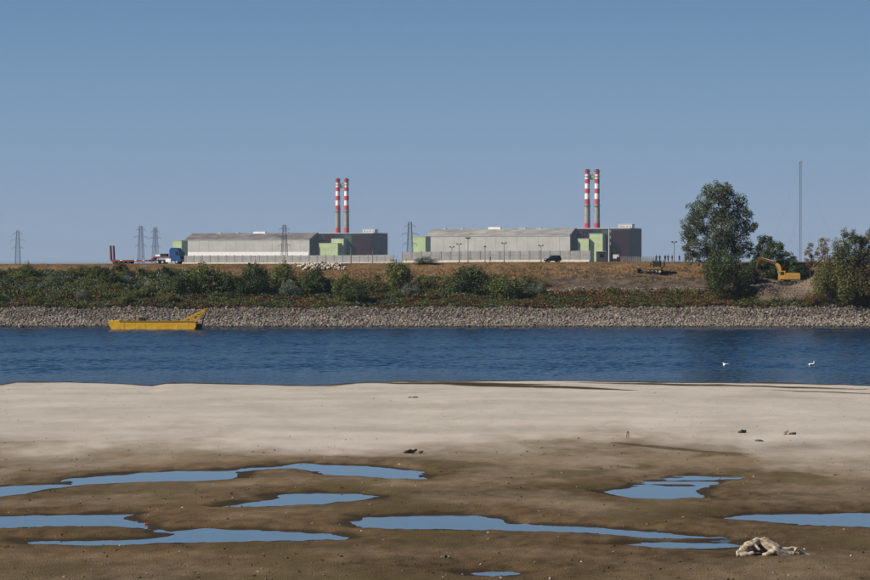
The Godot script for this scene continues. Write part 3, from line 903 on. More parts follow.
# ------------------------------------------------------------------ terrain of the far bank
const LEFT_SLOPE := [[-12.0, -3.0], [0.0, 0.0], [12.5, 3.6], [17.0, 4.5], [52.0, 11.3], [61.0, 1.0]]
const RIGHT_SLOPE := [[-12.0, -3.0], [0.0, 0.0], [12.8, 3.75], [17.0, 4.9], [26.0, 7.3], [30.0, 7.8], [45.0, 10.6], [64.0, 1.0]]
const DUG_SLOPE := [[-12.0, -3.0], [0.0, 0.0], [13.0, 3.8], [20.0, 8.1], [32.0, 8.3], [42.0, 10.8], [60.0, 1.0]]
const CREST := [[-130.0, 12.82], [-30.0, 12.9], [-8.0, 13.1], [15.0, 13.28], [48.0, 13.36], [130.0, 13.3]]

func profile(pts: Array, s: float, crest: float) -> float:
	var n := pts.size()
	if s >= pts[n - 1][0]: return crest
	if s > pts[n - 2][0]:
		var t: float = (s - pts[n - 2][0]) / (pts[n - 1][0] - pts[n - 2][0])
		return lerpf(pts[n - 2][1], crest, sin(t * PI / 2.0))
	return along(pts, s)

func water_line(x: float) -> float:
	return 491.0 + nz.get_noise_2d(x * 1.2, 900.0) * 1.2

func bank_h(x: float, d: float) -> float:
	var s := d - water_line(x)
	var crest := along(CREST, x)
	var right := smooth(16.0, 32.0, x)
	var dug := smooth(66.0, 71.0, x) * (1.0 - smooth(86.0, 94.0, x))
	var h := lerpf(profile(LEFT_SLOPE, s, crest), profile(RIGHT_SLOPE, s, crest), right)
	h = lerpf(h, profile(DUG_SLOPE, s, crest), dug)
	# the spoil heap to the right of the digger
	h += 3.4 * exp(-(pow((x - 83.5) / 4.2, 2.0) + pow((d - 512.0) / 5.0, 2.0)))
	h += 1.1 * exp(-(pow((x - 68.5) / 3.0, 2.0) + pow((d - 509.0) / 3.5, 2.0)))
	# the line of rubble half way up
	h += 0.55 * right * (1.0 - dug) * exp(-pow((s - 26.5) / 1.3, 2.0)) * (0.6 + 0.8 * nz2.get_noise_2d(x * 9.0, 40.0))
	var rough := smooth(0.0, 8.0, s) * (1.0 - smooth(52.0, 62.0, s))
	h += rough * (nz.get_noise_2d(x * 2.2, d * 2.2) * 0.55 + nz2.get_noise_2d(x * 9.0, d * 9.0) * (0.16 + 0.3 * dug))
	h += nz.get_noise_2d(x * 1.0, d) * 0.05
	h = lerpf(h, 10.6, smooth(850.0, 1000.0, d))
	return h

func on_bank(px: float, py: float) -> Vector3:     # where the bank shows at this spot of the photograph
	var d := 489.0
	while d < 640.0:
		var x := mx(px, d)
		var h := bank_h(x, d)
		if HORIZON + F * (EYE - h) / d <= py: return Vector3(x, h, -d)
		d += 0.25
	return Vector3(mx(px, 556.0), bank_h(mx(px, 556.0), 556.0), -556.0)

func stand(px: float, d: float, sink := 0.0) -> Vector3:
	var x := mx(px, d)
	return Vector3(x, bank_h(x, d) - sink, -d)

# ------------------------------------------------------------------ terrain of the sand bar
const SHORE := [[-260.0, 383.0], [-10.0, 384.8], [3.0, 384.5], [16.0, 382.2], [69.0, 381.4], [114.0, 383.4], [152.0, 385.4], [166.0, 383.0], [193.0, 382.3], [241.0, 383.7], [300.0, 385.4], [330.0, 384.8], [358.0, 382.4], [400.0, 381.0], [520.0, 380.6], [640.0, 381.6], [760.0, 382.8], [870.0, 385.2], [1200.0, 386.0]]
const DRY_EDGE := [[-400.0, 446.0], [0.0, 444.0], [70.0, 448.0], [130.0, 443.0], [190.0, 440.0], [250.0, 447.0], [300.0, 453.0], [360.0, 455.0], [420.0, 450.0], [480.0, 442.0], [560.0, 437.0], [640.0, 438.5], [700.0, 441.0], [735.0, 446.0], [752.0, 458.0], [775.0, 468.0], [820.0, 470.0], [870.0, 466.0], [1300.0, 460.0]]

# low damp hollows on the dry sand near the river: x, y to x, y, half width, where along it is widest
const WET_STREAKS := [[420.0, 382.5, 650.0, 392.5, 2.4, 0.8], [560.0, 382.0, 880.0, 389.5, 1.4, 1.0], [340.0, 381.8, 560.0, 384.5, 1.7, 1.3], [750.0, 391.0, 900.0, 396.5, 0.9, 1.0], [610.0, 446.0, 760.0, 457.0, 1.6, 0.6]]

func in_pool(p: Vector2) -> Vector2:        # signed distance to the nearest pool in metres, and which one
	var best := Vector2(12.0, -1.0)
	for k in pools.size():
		var bb: Rect2 = pool_boxes[k]
		if not bb.has_point(p): continue
		var poly: PackedVector2Array = pools[k]
		var m := poly.size()
		var inside := false
		var dmin := 1e9
		var b := poly[m - 1]
		for i in m:
			var a := poly[i]
			var e := b - a
			var w := p - a
			var t := clampf(w.dot(e) / e.length_squared(), 0.0, 1.0)
			dmin = minf(dmin, (w - e * t).length_squared())
			if (a.y > p.y) != (b.y > p.y) and p.x < (b.x - a.x) * (p.y - a.y) / (b.y - a.y) + a.x: inside = not inside
			b = a
		var sd := sqrt(dmin) * (-1.0 if inside else 1.0)
		if sd < best.x: best = Vector2(sd, k)
	return best

func sand_at(x: float, d: float) -> Array:     # height, wetness 0..1
	if d < 84.0 or absf(x) > 90.0 or d > 300.0:
		var hh := 0.3 + 12.0 * smooth(70.0, 0.0, d) + nz.get_noise_2d(x, d) * 0.05
		var px0 := clampf(435.0 + x / d * F, -250.0, 1190.0) if d > 1.0 else 435.0
		var t0 := F * EYE / (along(SHORE, px0) - HORIZON) - d
		hh = minf(hh, clampf(t0 * 0.03, -1.2, 0.4))
		return [hh, 0.6 * smooth(175.0, 150.0, d), 9.0]
	var px := 435.0 + x / d * F
	var py := HORIZON + F * (EYE - 0.15) / d
	var t := F * EYE / (along(SHORE, px) - HORIZON) - d + nz.get_noise_2d(x * 2.5, d * 0.8) * 2.0
	var h := clampf(t * 0.022, -0.8, 0.12) + 0.25 * smooth(4.0, 30.0, t)
	var body := smooth(150.0, 195.0, d)
	h = minf(h, lerpf(0.24, 0.5, body))
	h += (nz.get_noise_2d(x * 1.3, d * 0.8) * 0.1 + nz2.get_noise_2d(x * 4.0, d * 3.0 + 60.0) * 0.05) * smooth(2.0, 14.0, t)
	var near_pool := in_pool(Vector2(x, d))
	var sd := near_pool.x
	var shallow := near_pool.y == 4.0 or (near_pool.y == 5.0 and d > 139.0)
	var fine := nz2.get_noise_2d(x * 14.0, d * 9.0) * 0.022 + nz2.get_noise_2d(x * 45.0, d * 30.0) * (0.012 if d > 165.0 else 0.024)
	var hp := POOL + (sd * 0.05 if sd > 0.0 else maxf(sd * 0.06, -0.022 if shallow else -0.18)) + (nz2.get_noise_2d(x * 4.0, d * 16.0) * 0.085 if shallow else 0.0) + nz2.get_noise_2d(x * 8.0, d * 3.0) * 0.035 + nz2.get_noise_2d(x * 30.0, d * 9.0 + 33.0) * 0.02
	# a small cut edge round the pools, as running water leaves it
	hp += 0.09 * smooth(0.5, 1.5, sd + nz.get_noise_2d(x * 8.0, d * 3.0) * 1.2)
	if hp < h: h = lerpf(hp, h, smooth(3.0, 8.0, sd))
	h += fine * smooth(-0.3, 1.5, sd + 0.6)
	# how damp
	var edge := along(DRY_EDGE, px) + nz.get_noise_2d(x * 3.0, d * 1.3) * 12.0 + nz2.get_noise_2d(x * 12.0, d * 5.0) * 6.0
	var soft := 14.0 + 10.0 * smooth(735.0, 790.0, px)
	var wet := 0.5 * smooth(edge - soft, edge + soft * 1.3, py)
	wet += 0.2 * smooth(725.0, 790.0, px) * smooth(436.0, 452.0, py + nz.get_noise_2d(x * 2.0, d + 20.0) * 12.0) * (1.0 - smooth(460.0, 490.0, py))
	wet += 0.16 * smooth(470.0, 492.0, py + nz.get_noise_2d(x * 2.6 + 50.0, d * 1.2) * 40.0)
	wet += 0.2 * smooth(498.0, 540.0, py + nz.get_noise_2d(x * 3.0, d * 1.0 + 70.0) * 40.0)
	wet += 0.4 * (1.0 - smooth(0.6, 6.0, sd + nz2.get_noise_2d(x * 9.0, d * 5.0) * 2.0))
	if t < 12.0: wet = maxf(wet, 0.97 * (1.0 - smooth(1.0, 5.0 + 4.0 * nz.get_noise_2d(x * 2.0, 300.0), t)))
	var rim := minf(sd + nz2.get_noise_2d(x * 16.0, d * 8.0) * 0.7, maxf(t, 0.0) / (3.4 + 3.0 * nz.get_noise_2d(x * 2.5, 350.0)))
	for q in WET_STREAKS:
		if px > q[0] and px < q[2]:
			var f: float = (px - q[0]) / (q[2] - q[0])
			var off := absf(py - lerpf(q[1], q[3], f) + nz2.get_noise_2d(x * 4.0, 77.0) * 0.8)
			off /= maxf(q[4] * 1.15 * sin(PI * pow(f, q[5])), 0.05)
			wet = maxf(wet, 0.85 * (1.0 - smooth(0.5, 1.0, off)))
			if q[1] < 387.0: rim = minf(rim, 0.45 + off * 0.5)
	wet += (nz2.get_noise_2d(x * 5.0, d * 2.0) * 0.12 + nz.get_noise_2d(x * 2.0, d * 0.9 + 200.0) * 0.16) * (0.4 + 0.6 * smooth(415.0, 450.0, py))
	return [h, clampf(wet, 0.0, 1.0), rim]

func spread(lo: float, hi: float, step: float, far: float) -> PackedFloat32Array:   # even steps between lo and hi, growing ones out to far
	var a := PackedFloat32Array()
	var up := []
	var g := step * 2.0
	var x := lo
	while x > far * -1.0:
		x -= g
		g *= 1.5
		up.push_front(x)
	for q in up: a.push_back(q)
	x = lo
	while x <= hi:
		a.push_back(x)
		x += step
	g = step * 2.0
	while x < far:
		x += g
		g *= 1.5
		a.push_back(x)
	return a

func grid_mesh(xs: PackedFloat32Array, ds: PackedFloat32Array, hs: PackedFloat32Array, cs: PackedColorArray, m: Material) -> ArrayMesh:
	var w := xs.size()
	var l := ds.size()
	var v := PackedVector3Array()
	var n := PackedVector3Array()
	v.resize(w * l)
	n.resize(w * l)
	for j in l:
		for i in w:
			v[j * w + i] = Vector3(xs[i], hs[j * w + i], -ds[j])
	for j in l:
		var j0 := maxi(j - 1, 0)
		var j1 := mini(j + 1, l - 1)
		for i in w:
			var i0 := maxi(i - 1, 0)
			var i1 := mini(i + 1, w - 1)
			var dx := (hs[j * w + i1] - hs[j * w + i0]) / (xs[i1] - xs[i0])
			var dd := (hs[j1 * w + i] - hs[j0 * w + i]) / (ds[j1] - ds[j0])
			n[j * w + i] = Vector3(-dx, 1.0, dd).normalized()
	var ids := PackedInt32Array()
	ids.resize((w - 1) * (l - 1) * 6)
	var k := 0
	for j in l - 1:
		for i in w - 1:
			var a := j * w + i
			var q := [a, a + w, a + w + 1, a, a + w + 1, a + 1]
			for r in 6:
				ids[k] = q[r]
				k += 1
	var arr := []
	arr.resize(Mesh.ARRAY_MAX)
	arr[Mesh.ARRAY_VERTEX] = v
	arr[Mesh.ARRAY_NORMAL] = n
	arr[Mesh.ARRAY_COLOR] = cs
	arr[Mesh.ARRAY_INDEX] = ids
	var r := ArrayMesh.new()
	r.add_surface_from_arrays(Mesh.PRIMITIVE_TRIANGLES, arr)
	r.surface_set_material(0, m)
	return r

func sheet(called: String, mesh: Mesh, at_ := Vector3.ZERO) -> MeshInstance3D:
	var o := MeshInstance3D.new()
	o.name = numbered(called)
	o.mesh = mesh
	o.position = at_
	o.set_meta("kind", "structure")
	add_child(o)
	return o

# ------------------------------------------------------------------ foliage
func leaf(mb: MB, p: Vector3, nn: Vector3, size: float) -> void:
	var t := nn.cross(Vector3(rng.randf_range(-1, 1), rng.randf_range(-1, 1), rng.randf_range(-1, 1))).normalized()
	var b := nn.cross(t)
	var l := size * rng.randf_range(0.7, 1.3)
	var w := l * rng.randf_range(0.4, 0.7)
	var n2 := (nn + b * 0.35).normalized()
	mb.tri(p - t * l * 0.5, p + b * w * 0.5, p + t * l * 0.5, nn, n2, nn)
	mb.tri(p - t * l * 0.5, p + t * l * 0.5, p - b * w * 0.5 - nn * w * 0.25, nn, nn, nn)

func leaves(mb: MB, lobes: Array, count: int, size: float, tints: Array, lo := 0.45) -> void:
	var total := 0.0
	for l in lobes: total += pow(l[1].x * l[1].y * l[1].z, 0.6667)
	for l in lobes:
		var k := int(count * pow(l[1].x * l[1].y * l[1].z, 0.6667) / total)
		for i in k:
			var dir := Vector3(rng.randfn(), rng.randfn(), rng.randfn()).normalized()
			var r := lerpf(lo, 1.08, pow(rng.randf(), 0.6))
			var p: Vector3 = l[0] + dir * l[1] * r
			if p.y < 0.03: continue
			var nn := (dir + Vector3(rng.randfn(), rng.randfn() + 0.3, rng.randfn()) * 0.6).normalized()
			var c: Color = tints[rng.randi() % tints.size()]
			mb.col = c * rng.randf_range(0.75, 1.25)
			mb.col.a = 1.0
			leaf(mb, p, nn, size)

func shrub(called: String, label: String, seed_: int, w: float, h: float, size: float, count: int, m: Material, tints: Array, loose := 1.0) -> Node3D:
	rng.seed = seed_
	var o := thing(called, label, "shrub")
	o.set_meta("base_name", called)
	var st := MB.new()
	var lobes := []
	var k := rng.randi_range(20, 25)
	for i in k:
		var a := rng.randf() * TAU
		var r := sqrt(rng.randf()) * 0.5 * w * 0.72
		var hh := h * (1.0 - 0.55 * pow(r / (0.5 * w), 1.6)) * rng.randf_range(0.74, 1.04)
		var rad := rng.randf_range(0.14, 0.23) * w * loose
		var top := hh - rad * 0.8
		var cy := top * rng.randf_range(0.35, 1.0) if i % 3 else top
		var cc := Vector3(cos(a) * r, maxf(cy, rad * 0.5), sin(a) * r)
		lobes.push_back([cc, Vector3(rad, rad * rng.randf_range(0.8, 1.35), rad)])
		var foot := Vector3(cos(a) * r * 0.2, -0.3, sin(a) * r * 0.2)
		st.tube(foot, foot.lerp(cc, 0.5) + Vector3(0, 0.2, 0), 0.06, 0.045, 5, false)
		st.tube(foot.lerp(cc, 0.5) + Vector3(0, 0.2, 0), cc, 0.045, 0.02, 5, false)
	# upright shoots that break the outline
	for i in int(k * 1.5):
		var l: Array = lobes[rng.randi() % lobes.size()]
		var p: Vector3 = l[0] + Vector3(rng.randfn() * 0.5, rng.randf_range(0.6, 1.15), rng.randfn() * 0.5) * l[1]
		lobes.push_back([p, l[1] * Vector3(0.26, rng.randf_range(0.45, 0.8), 0.26)])
	var fo := MB.new()
	leaves(fo, lobes, count, size, tints)
	part("foliage", fo, m, o)
	part("stems", st, M.bark, o)
	return o

func tree(called: String, label: String, seed_: int, foot: Vector3, lobes: Array, trunk_r: float, count: int, size: float, m: Material, tints: Array) -> Node3D:
	rng.seed = seed_
	var o := thing(called, label, "tree", foot)
	var tr := MB.new()
	var top := Vector3.ZERO
	for l in lobes:
		if l[0].y > top.y: top = l[0]
	var prev := Vector3(0, -0.6, 0)
	var knots := [prev]
	for i in 8:
		var t := (i + 1) / 8.0
		var p := Vector3(top.x * t + rng.randfn() * 0.14, top.y * t * 0.93, top.z * t + rng.randfn() * 0.14)
		tr.tube(prev, p, trunk_r * (1.0 - (i / 8.0) * 0.86), trunk_r * (1.0 - t * 0.86), 9, false)
		prev = p
		knots.push_back(p)
	part("trunk", tr, M.bark, o)
	var li := MB.new()
	var small := []
	for l in lobes:
		var c: Vector3 = l[0]
		var from: Vector3 = knots[clampi(int((c.y - 0.35 * Vector2(c.x, c.z).length() - 0.8) / top.y * 8.0), 1, 7)]
		var mid := from.lerp(c, 0.5) + Vector3(0, -0.25, 0)
		li.tube(from, mid, trunk_r * 0.34, trunk_r * 0.22, 6, false)
		li.tube(mid, c, trunk_r * 0.22, trunk_r * 0.08, 6, false)
		for i in 19:      # twigs with their own leaf clumps
			var dir := Vector3(rng.randfn(), rng.randfn() * 0.9 + 0.2, rng.randfn()).normalized()
			var e: Vector3 = c + dir * l[1] * rng.randf_range(0.55, 1.0)
			li.tube(c, e, trunk_r * 0.07, 0.015, 4, false)
			var rr: float = l[1].x * rng.randf_range(0.26, 0.48)
			small.push_back([e, Vector3(rr, rr * rng.randf_range(0.7, 1.3), rr)])
	part("limbs", li, M.bark, o)
	var fo := MB.new()
	leaves(fo, small, count, size, tints, 0.2)
	part("crown", fo, m, o)
	return o

# ------------------------------------------------------------------ rounded solids from a distance field
func net(lo: Vector3, hi: Vector3, cell: float, f: Callable, paint: Callable) -> MB:
	var sx := int(ceil((hi.x - lo.x) / cell)) + 1
	var sy := int(ceil((hi.y - lo.y) / cell)) + 1
	var sz := int(ceil((hi.z - lo.z) / cell)) + 1
	var g := PackedFloat32Array()
	g.resize(sx * sy * sz)
	for k in sz:
		for j in sy:
			for i in sx:
				g[(k * sy + j) * sx + i] = f.call(lo + Vector3(i, j, k) * cell)
	var ids := {}
	var pts := PackedVector3Array()
	var nor := PackedVector3Array()
	for k in sz - 1:
		for j in sy - 1:
			for i in sx - 1:
				var s := Vector3.ZERO
				var cnt := 0
				var val := []
				var neg := 0
				for e in 8:
					var w := g[((k + (e >> 2)) * sy + j + ((e >> 1) & 1)) * sx + i + (e & 1)]
					val.push_back(w)
					if w < 0.0: neg += 1
				if neg == 0 or neg == 8: continue
				for e in [[0, 1], [2, 3], [4, 5], [6, 7], [0, 2], [1, 3], [4, 6], [5, 7], [0, 4], [1, 5], [2, 6], [3, 7]]:
					var a: float = val[e[0]]
					var b: float = val[e[1]]
					if (a < 0.0) != (b < 0.0):
						var t := a / (a - b)
						var pa := Vector3(e[0] & 1, (e[0] >> 1) & 1, e[0] >> 2)
						var pb := Vector3(e[1] & 1, (e[1] >> 1) & 1, e[1] >> 2)
						s += pa.lerp(pb, t)
						cnt += 1
				ids[(k * sy + j) * sx + i] = pts.size()
				pts.push_back(lo + (Vector3(i, j, k) + s / cnt) * cell)
				nor.push_back(Vector3(val[1] + val[3] + val[5] + val[7] - val[0] - val[2] - val[4] - val[6], val[2] + val[3] + val[6] + val[7] - val[0] - val[1] - val[4] - val[5], val[4] + val[5] + val[6] + val[7] - val[0] - val[1] - val[2] - val[3]).normalized())
	var mb := MB.new()
	for k in range(1, sz - 1):
		for j in range(1, sy - 1):
			for i in range(1, sx - 1):
				var here := (k * sy + j) * sx + i
				for ax in 3:
					var nxt: int = here + [1, sx, sx * sy][ax]
					if (g[here] < 0.0) == (g[nxt] < 0.0): continue
					var u: int = [sx, sx * sy, 1][ax]
					var w: int = [sx * sy, 1, sx][ax]
					var q := [here, here - u, here - u - w, here - w]
					var ok := true
					for e in q:
						if not ids.has(e): ok = false
					if not ok: continue
					var a: int = ids[q[0]]
					var b: int = ids[q[1]]
					var c: int = ids[q[2]]
					var e2: int = ids[q[3]]
					mb.col = paint.call((pts[a] + pts[c]) * 0.5)
					mb.tri(pts[a], pts[b], pts[c], nor[a], nor[b], nor[c])
					mb.tri(pts[a], pts[c], pts[e2], nor[a], nor[c], nor[e2])
	return mb

func capsule(p: Vector3, a: Vector3, b: Vector3, r0: float, r1: float) -> float:
	var e := b - a
	var t := clampf((p - a).dot(e) / e.length_squared(), 0.0, 1.0)
	return (p - a - e * t).length() - lerpf(r0, r1, t)

func smin(a: float, b: float, k: float) -> float:
	var h := maxf(k - absf(a - b), 0.0) / k
	return minf(a, b) - h * h * k * 0.25

func person(label: String, foot: Vector3, turn: float, top_c: Color, leg_c: Color, stride := 0.12, arm := 0.0, sit := 0.0) -> void:
	# bones: from, to, radius, radius; one blended body about 1.76 m tall
	var hip := 0.92
	var bones := []
	for s in [-1.0, 1.0]:
		var knee := Vector3(0.1 * s, 0.5, stride * s * 0.6)
		var ankle := Vector3(0.11 * s, 0.09, stride * s)
		bones.push_back([Vector3(0.09 * s, hip, 0), knee, 0.095, 0.065])
		bones.push_back([knee, ankle, 0.065, 0.045])
		bones.push_back([ankle, ankle + Vector3(0.02 * s, -0.05, 0.17), 0.045, 0.035])
		var sh := Vector3(0.19 * s, 1.43, 0)
		var el := Vector3(0.25 * s, 1.14, -stride * s * 0.4 + (0.08 if arm > 0.0 else 0.0))
		var wr := Vector3(0.24 * s, 0.88, 0.06 - stride * s * 0.5)
		if arm > 0.0: wr = Vector3(0.14 * s, 1.14 + arm * 0.15, 0.26)
		bones.push_back([sh, el, 0.058, 0.045])
		bones.push_back([el, wr, 0.045, 0.032])
		var hd := (wr - el).normalized()
		for fi in 4: bones.push_back([wr + Vector3(0, 0, 0.024 * (fi - 1.5)), wr + hd * (0.16 - 0.012 * absf(fi - 1.5)) + Vector3(-0.02 * s, 0, 0.026 * (fi - 1.5)), 0.017, 0.01])
		bones.push_back([wr + hd * 0.03, wr + hd * 0.09 + Vector3(0, 0, 0.06), 0.016, 0.011])
	bones.push_back([Vector3(0, hip, 0), Vector3(0, 1.15, 0), 0.145, 0.14])
	bones.push_back([Vector3(-0.08, 1.34, 0), Vector3(0.08, 1.34, 0), 0.13, 0.13])
	bones.push_back([Vector3(0, 1.1, 0), Vector3(0, 1.36, 0), 0.135, 0.13])
	bones.push_back([Vector3(0, 1.42, 0), Vector3(0, 1.56, 0.01), 0.06, 0.055])
	bones.push_back([Vector3(0, 1.62, 0.015), Vector3(0, 1.69, 0.0), 0.082, 0.092])
	bones.push_back([Vector3(0, 1.62, 0.1), Vector3(0, 1.645, 0.09), 0.018, 0.012])
	var f := func(p: Vector3) -> float:
		var r := 9.0
		for b in bones: r = smin(r, capsule(p, b[0], b[1], b[2], b[3]), 0.035)
		return r
	var skin := lin(0.38, 0.23, 0.15)
	var paint := func(p: Vector3) -> Color:
		if p.y > 1.7 or (p.y > 1.6 and p.z < -0.02): return lin(0.03, 0.022, 0.016)
		if p.y > 1.49: return skin
		if p.y < 0.09: return lin(0.03, 0.03, 0.03)
		if arm <= 0.0 and absf(p.x) > 0.19 and p.y < 0.92 and p.y > 0.6: return skin
		return top_c if p.y > 0.9 else leg_c
	var mb := net(Vector3(-0.42, -0.06, -0.36), Vector3(0.42, 1.84, 0.46), 0.034, f, paint)
	var o := solo("person", mb, M.cloth, foot)
	o.rotation.y = turn
	tag(o, label, "person", "people on the crest of the bank")

# ------------------------------------------------------------------ stones
func rock_mesh(seed_: int, m: Material, flat := 0.7) -> ArrayMesh:
	rng.seed = seed_
	var mb := MB.new()
	var t := (1.0 + sqrt(5.0)) / 2.0
	var p := []
	for q in [[-1, t, 0], [1, t, 0], [-1, -t, 0], [1, -t, 0], [0, -1, t], [0, 1, t], [0, -1, -t], [0, 1, -t], [t, 0, -1], [t, 0, 1], [-t, 0, -1], [-t, 0, 1]]:
		p.push_back(Vector3(q[0], q[1], q[2]).normalized() * rng.randf_range(0.36, 0.6) * Vector3(1.15, flat, 0.9))
	for f in [[0, 11, 5], [0, 5, 1], [0, 1, 7], [0, 7, 10], [0, 10, 11], [1, 5, 9], [5, 11, 4], [11, 10, 2], [10, 7, 6], [7, 1, 8], [3, 9, 4], [3, 4, 2], [3, 2, 6], [3, 6, 8], [3, 8, 9], [4, 9, 5], [2, 4, 11], [6, 2, 10], [8, 6, 7], [9, 8, 1]]:
		mb.face([p[f[0]], p[f[1]], p[f[2]]], Vector3.ZERO)
	return mb.mesh(m)

func scatter(called: String, mesh: Mesh, spots: Array, label: String, category: String, kind := "stuff") -> void:
	var mm := MultiMesh.new()
	mm.transform_format = MultiMesh.TRANSFORM_3D
	mm.use_colors = true
	mm.mesh = mesh
	mm.instance_count = spots.size()
	for i in spots.size():
		mm.set_instance_transform(i, spots[i][0])
		mm.set_instance_color(i, spots[i][1])
	var o := MultiMeshInstance3D.new()
	o.name = numbered(called)
	o.multimesh = mm
	add_child(o)
	tag(o, label, category, "", kind)

func turned(size: Vector3, p: Vector3, tilt := 1.0) -> Transform3D:
	var b := Basis.from_euler(Vector3(rng.randfn() * 0.5 * tilt, rng.randf() * TAU, rng.randfn() * 0.5 * tilt)).scaled_local(size)
	return Transform3D(b, p)

# ------------------------------------------------------------------ power station
func power_block(d: float, hall_l: float, hall_r: float, wall_y: float, ridge_y: float, front_l: float, side_r: float, roof_y: float, boxes: Array, cap_px: Array, which: String, band: bool, vents: Array, roof_m: Material) -> void:
	var ppm := F / d
	var yaw := deg_to_rad(18.0)
	var ground := 10.6
	var length := (hall_r - hall_l) / ppm / cos(yaw)
	var corner := Vector3(mx(hall_r, d), ground, -d)
	var eave := EYE + (HORIZON - wall_y) / ppm - ground
	var ridge := EYE + (HORIZON - ridge_y) / ppm - ground
	var half := 7.0 / ppm / sin(yaw)
	# turbine hall, its front-right corner at the origin
	var t := thing("turbine_hall", "long pale grey turbine hall with dark pitched roof, %s" % which, "building", corner, -yaw, "power station buildings")
	var along_x := Transform3D(Basis(Vector3(0, 0, -1), Vector3(0, 1, 0), Vector3(1, 0, 0)), Vector3.ZERO)   # outline depth -> -z, drawn along x
	var mb := MB.new()
	mb.prism(PackedVector2Array([Vector2(0, 0), Vector2(0, eave), Vector2(2 * half, eave), Vector2(2 * half, 0)]), -length, 0.0, along_x)
	part("wall", mb, M.hall, t)
	mb = MB.new()
	mb.prism(PackedVector2Array([Vector2(0.3, eave), Vector2(0.3, eave + 0.4), Vector2(half, ridge), Vector2(2 * half - 0.3, eave + 0.4), Vector2(2 * half - 0.3, eave)]), -length + 0.2, -0.9, along_x)
	part("roof", mb, roof_m, t)
	mb = MB.new()
	mb.prism(PackedVector2Array([Vector2(0.0, 0.0), Vector2(0.0, eave), Vector2(half, ridge + 0.5), Vector2(2 * half, eave), Vector2(2 * half, 0.0)]), 0.004, 0.7, along_x)
	part("end_wall", mb, M.dark_green, t)  # dark green with the shade of this end worked into the tone
	mb = MB.new()
	mb.box(Vector3(-length / 2, eave + 0.25, 0.12), Vector3(length, 0.5, 0.5))
	part("gutter", mb, M.galv, t)
	if band:
		mb = MB.new()
		mb.box(Vector3(-length / 2 - 0.4, (EYE - ground) + 11.6, 0.1), Vector3(length - 1.0, 4.6, 0.4))
		part("base_band", mb, M.white_paint, t)
	# thin seams between the wall sheets
	for i in range(1, int(length / 12.0)):
		mb = MB.new()
		mb.box(Vector3(-i * 12.0, eave / 2, 0.04), Vector3(0.22, eave - 0.6, 0.16))
		part("seam", mb, M.hall_seam, t)
	for v in vents:      # housings along the ridge: px, width px
		mb = MB.new()
		var vx: float = ((v[0] - hall_r) / ppm - half * sin(yaw)) / cos(yaw)
		mb.prism(PackedVector2Array([Vector2(-v[1] / ppm / 2, -0.8), Vector2(-v[1] / ppm / 2 + 1.0, v[2]), Vector2(v[1] / ppm / 2 - 1.0, v[2]), Vector2(v[1] / ppm / 2, -0.8)]), -2.0, 2.0, Transform3D(Basis(), Vector3(vx, ridge, -half)))
		part("roof_vent", mb, M.white_paint if v[2] > 1.2 else M.galv, t)
	# reactor building beside the end wall
	var to_w := Transform3D(Basis(Vector3.UP, -yaw), corner)
	var fw := (side_r - 15.5 * (ppm / 0.923) - front_l) / ppm / cos(yaw)
	var dep := 15.5 / 0.923 / sin(yaw)
	var rh := EYE + (HORIZON - roof_y) / ppm - ground
	var r := thing("reactor_building", "dark green and maroon flat-roofed reactor building, %s" % which, "building", to_w * Vector3(0.8, 0, -half), -yaw, "power station buildings")
	mb = MB.new()
	mb.box(Vector3(fw / 2, rh / 2, -dep / 2), Vector3(fw, rh, dep))
	part("wall", mb, M.dark_green, r)
	mb = MB.new()
	mb.box(Vector3(fw * 0.83, rh / 2 - 1.0, 0.2), Vector3(fw * 0.33, rh - 3.0, 0.5))
	part("front_panel", mb, M.maroon, r)
	mb = MB.new()
	mb.box(Vector3(fw * 0.21, rh / 2 + 7.0, 0.2), Vector3(fw * 0.18, rh - 15.0, 0.5))
	part("front_panel", mb, M.maroon, r)
	mb = MB.new()
	mb.box(Vector3(fw * 0.55, rh / 2 - 0.6, 0.25), Vector3(fw * 0.14, rh - 2.0, 0.6))
	part("front_panel", mb, M.slate_green, r)
	for i in 6:
		mb = MB.new()
		mb.box(Vector3(fw + 0.12, rh / 2, -dep * (i + 0.5) / 6.0), Vector3(0.3, rh - 1.0, dep / 6.0 - 0.35))
		part("side_panel", mb, M.slate_green, r)
	mb = MB.new()
	for q in [[fw / 2, 0.1, fw + 0.6, 0.6], [fw / 2, -dep - 0.1, fw + 0.6, 0.6]]: mb.box(Vector3(q[0], rh + 0.4, q[1]), Vector3(q[2], 0.9, q[3]))
	for q in [-0.0, fw]: mb.box(Vector3(q, rh + 0.4, -dep / 2), Vector3(0.6, 0.9, dep - 0.6))
	part("parapet", mb, M.galv, r)
	mb = MB.new()
	mb.box(Vector3(fw * 0.86, rh + 2.6, -dep * 0.35), Vector3(15.0, 3.8, 12.0))
	mb.box(Vector3(fw * 0.86, rh + 4.8, -dep * 0.35), Vector3(16.2, 0.6, 13.0))
	var rv := part("roof_vent", mb, M.white_paint, r)
	for i in 4:
		mb = MB.new()
		mb.box(Vector3(fw * 0.86 - 5.4 + i * 3.6, rh + 2.6, -dep * 0.35 + 6.1), Vector3(2.2, 1.6, 0.3))
		part("louvre", mb, M.galv, rv)
	for i in 5:
		mb = MB.new()
		mb.tube(Vector3(fw * (0.1 + 0.18 * i), rh, -8.0), Vector3(fw * (0.1 + 0.18 * i), rh + 3.0 + (i % 3) * 1.6, -8.0), 0.3, 0.2, 6)
		part("vent_pipe", mb, M.galv, r)
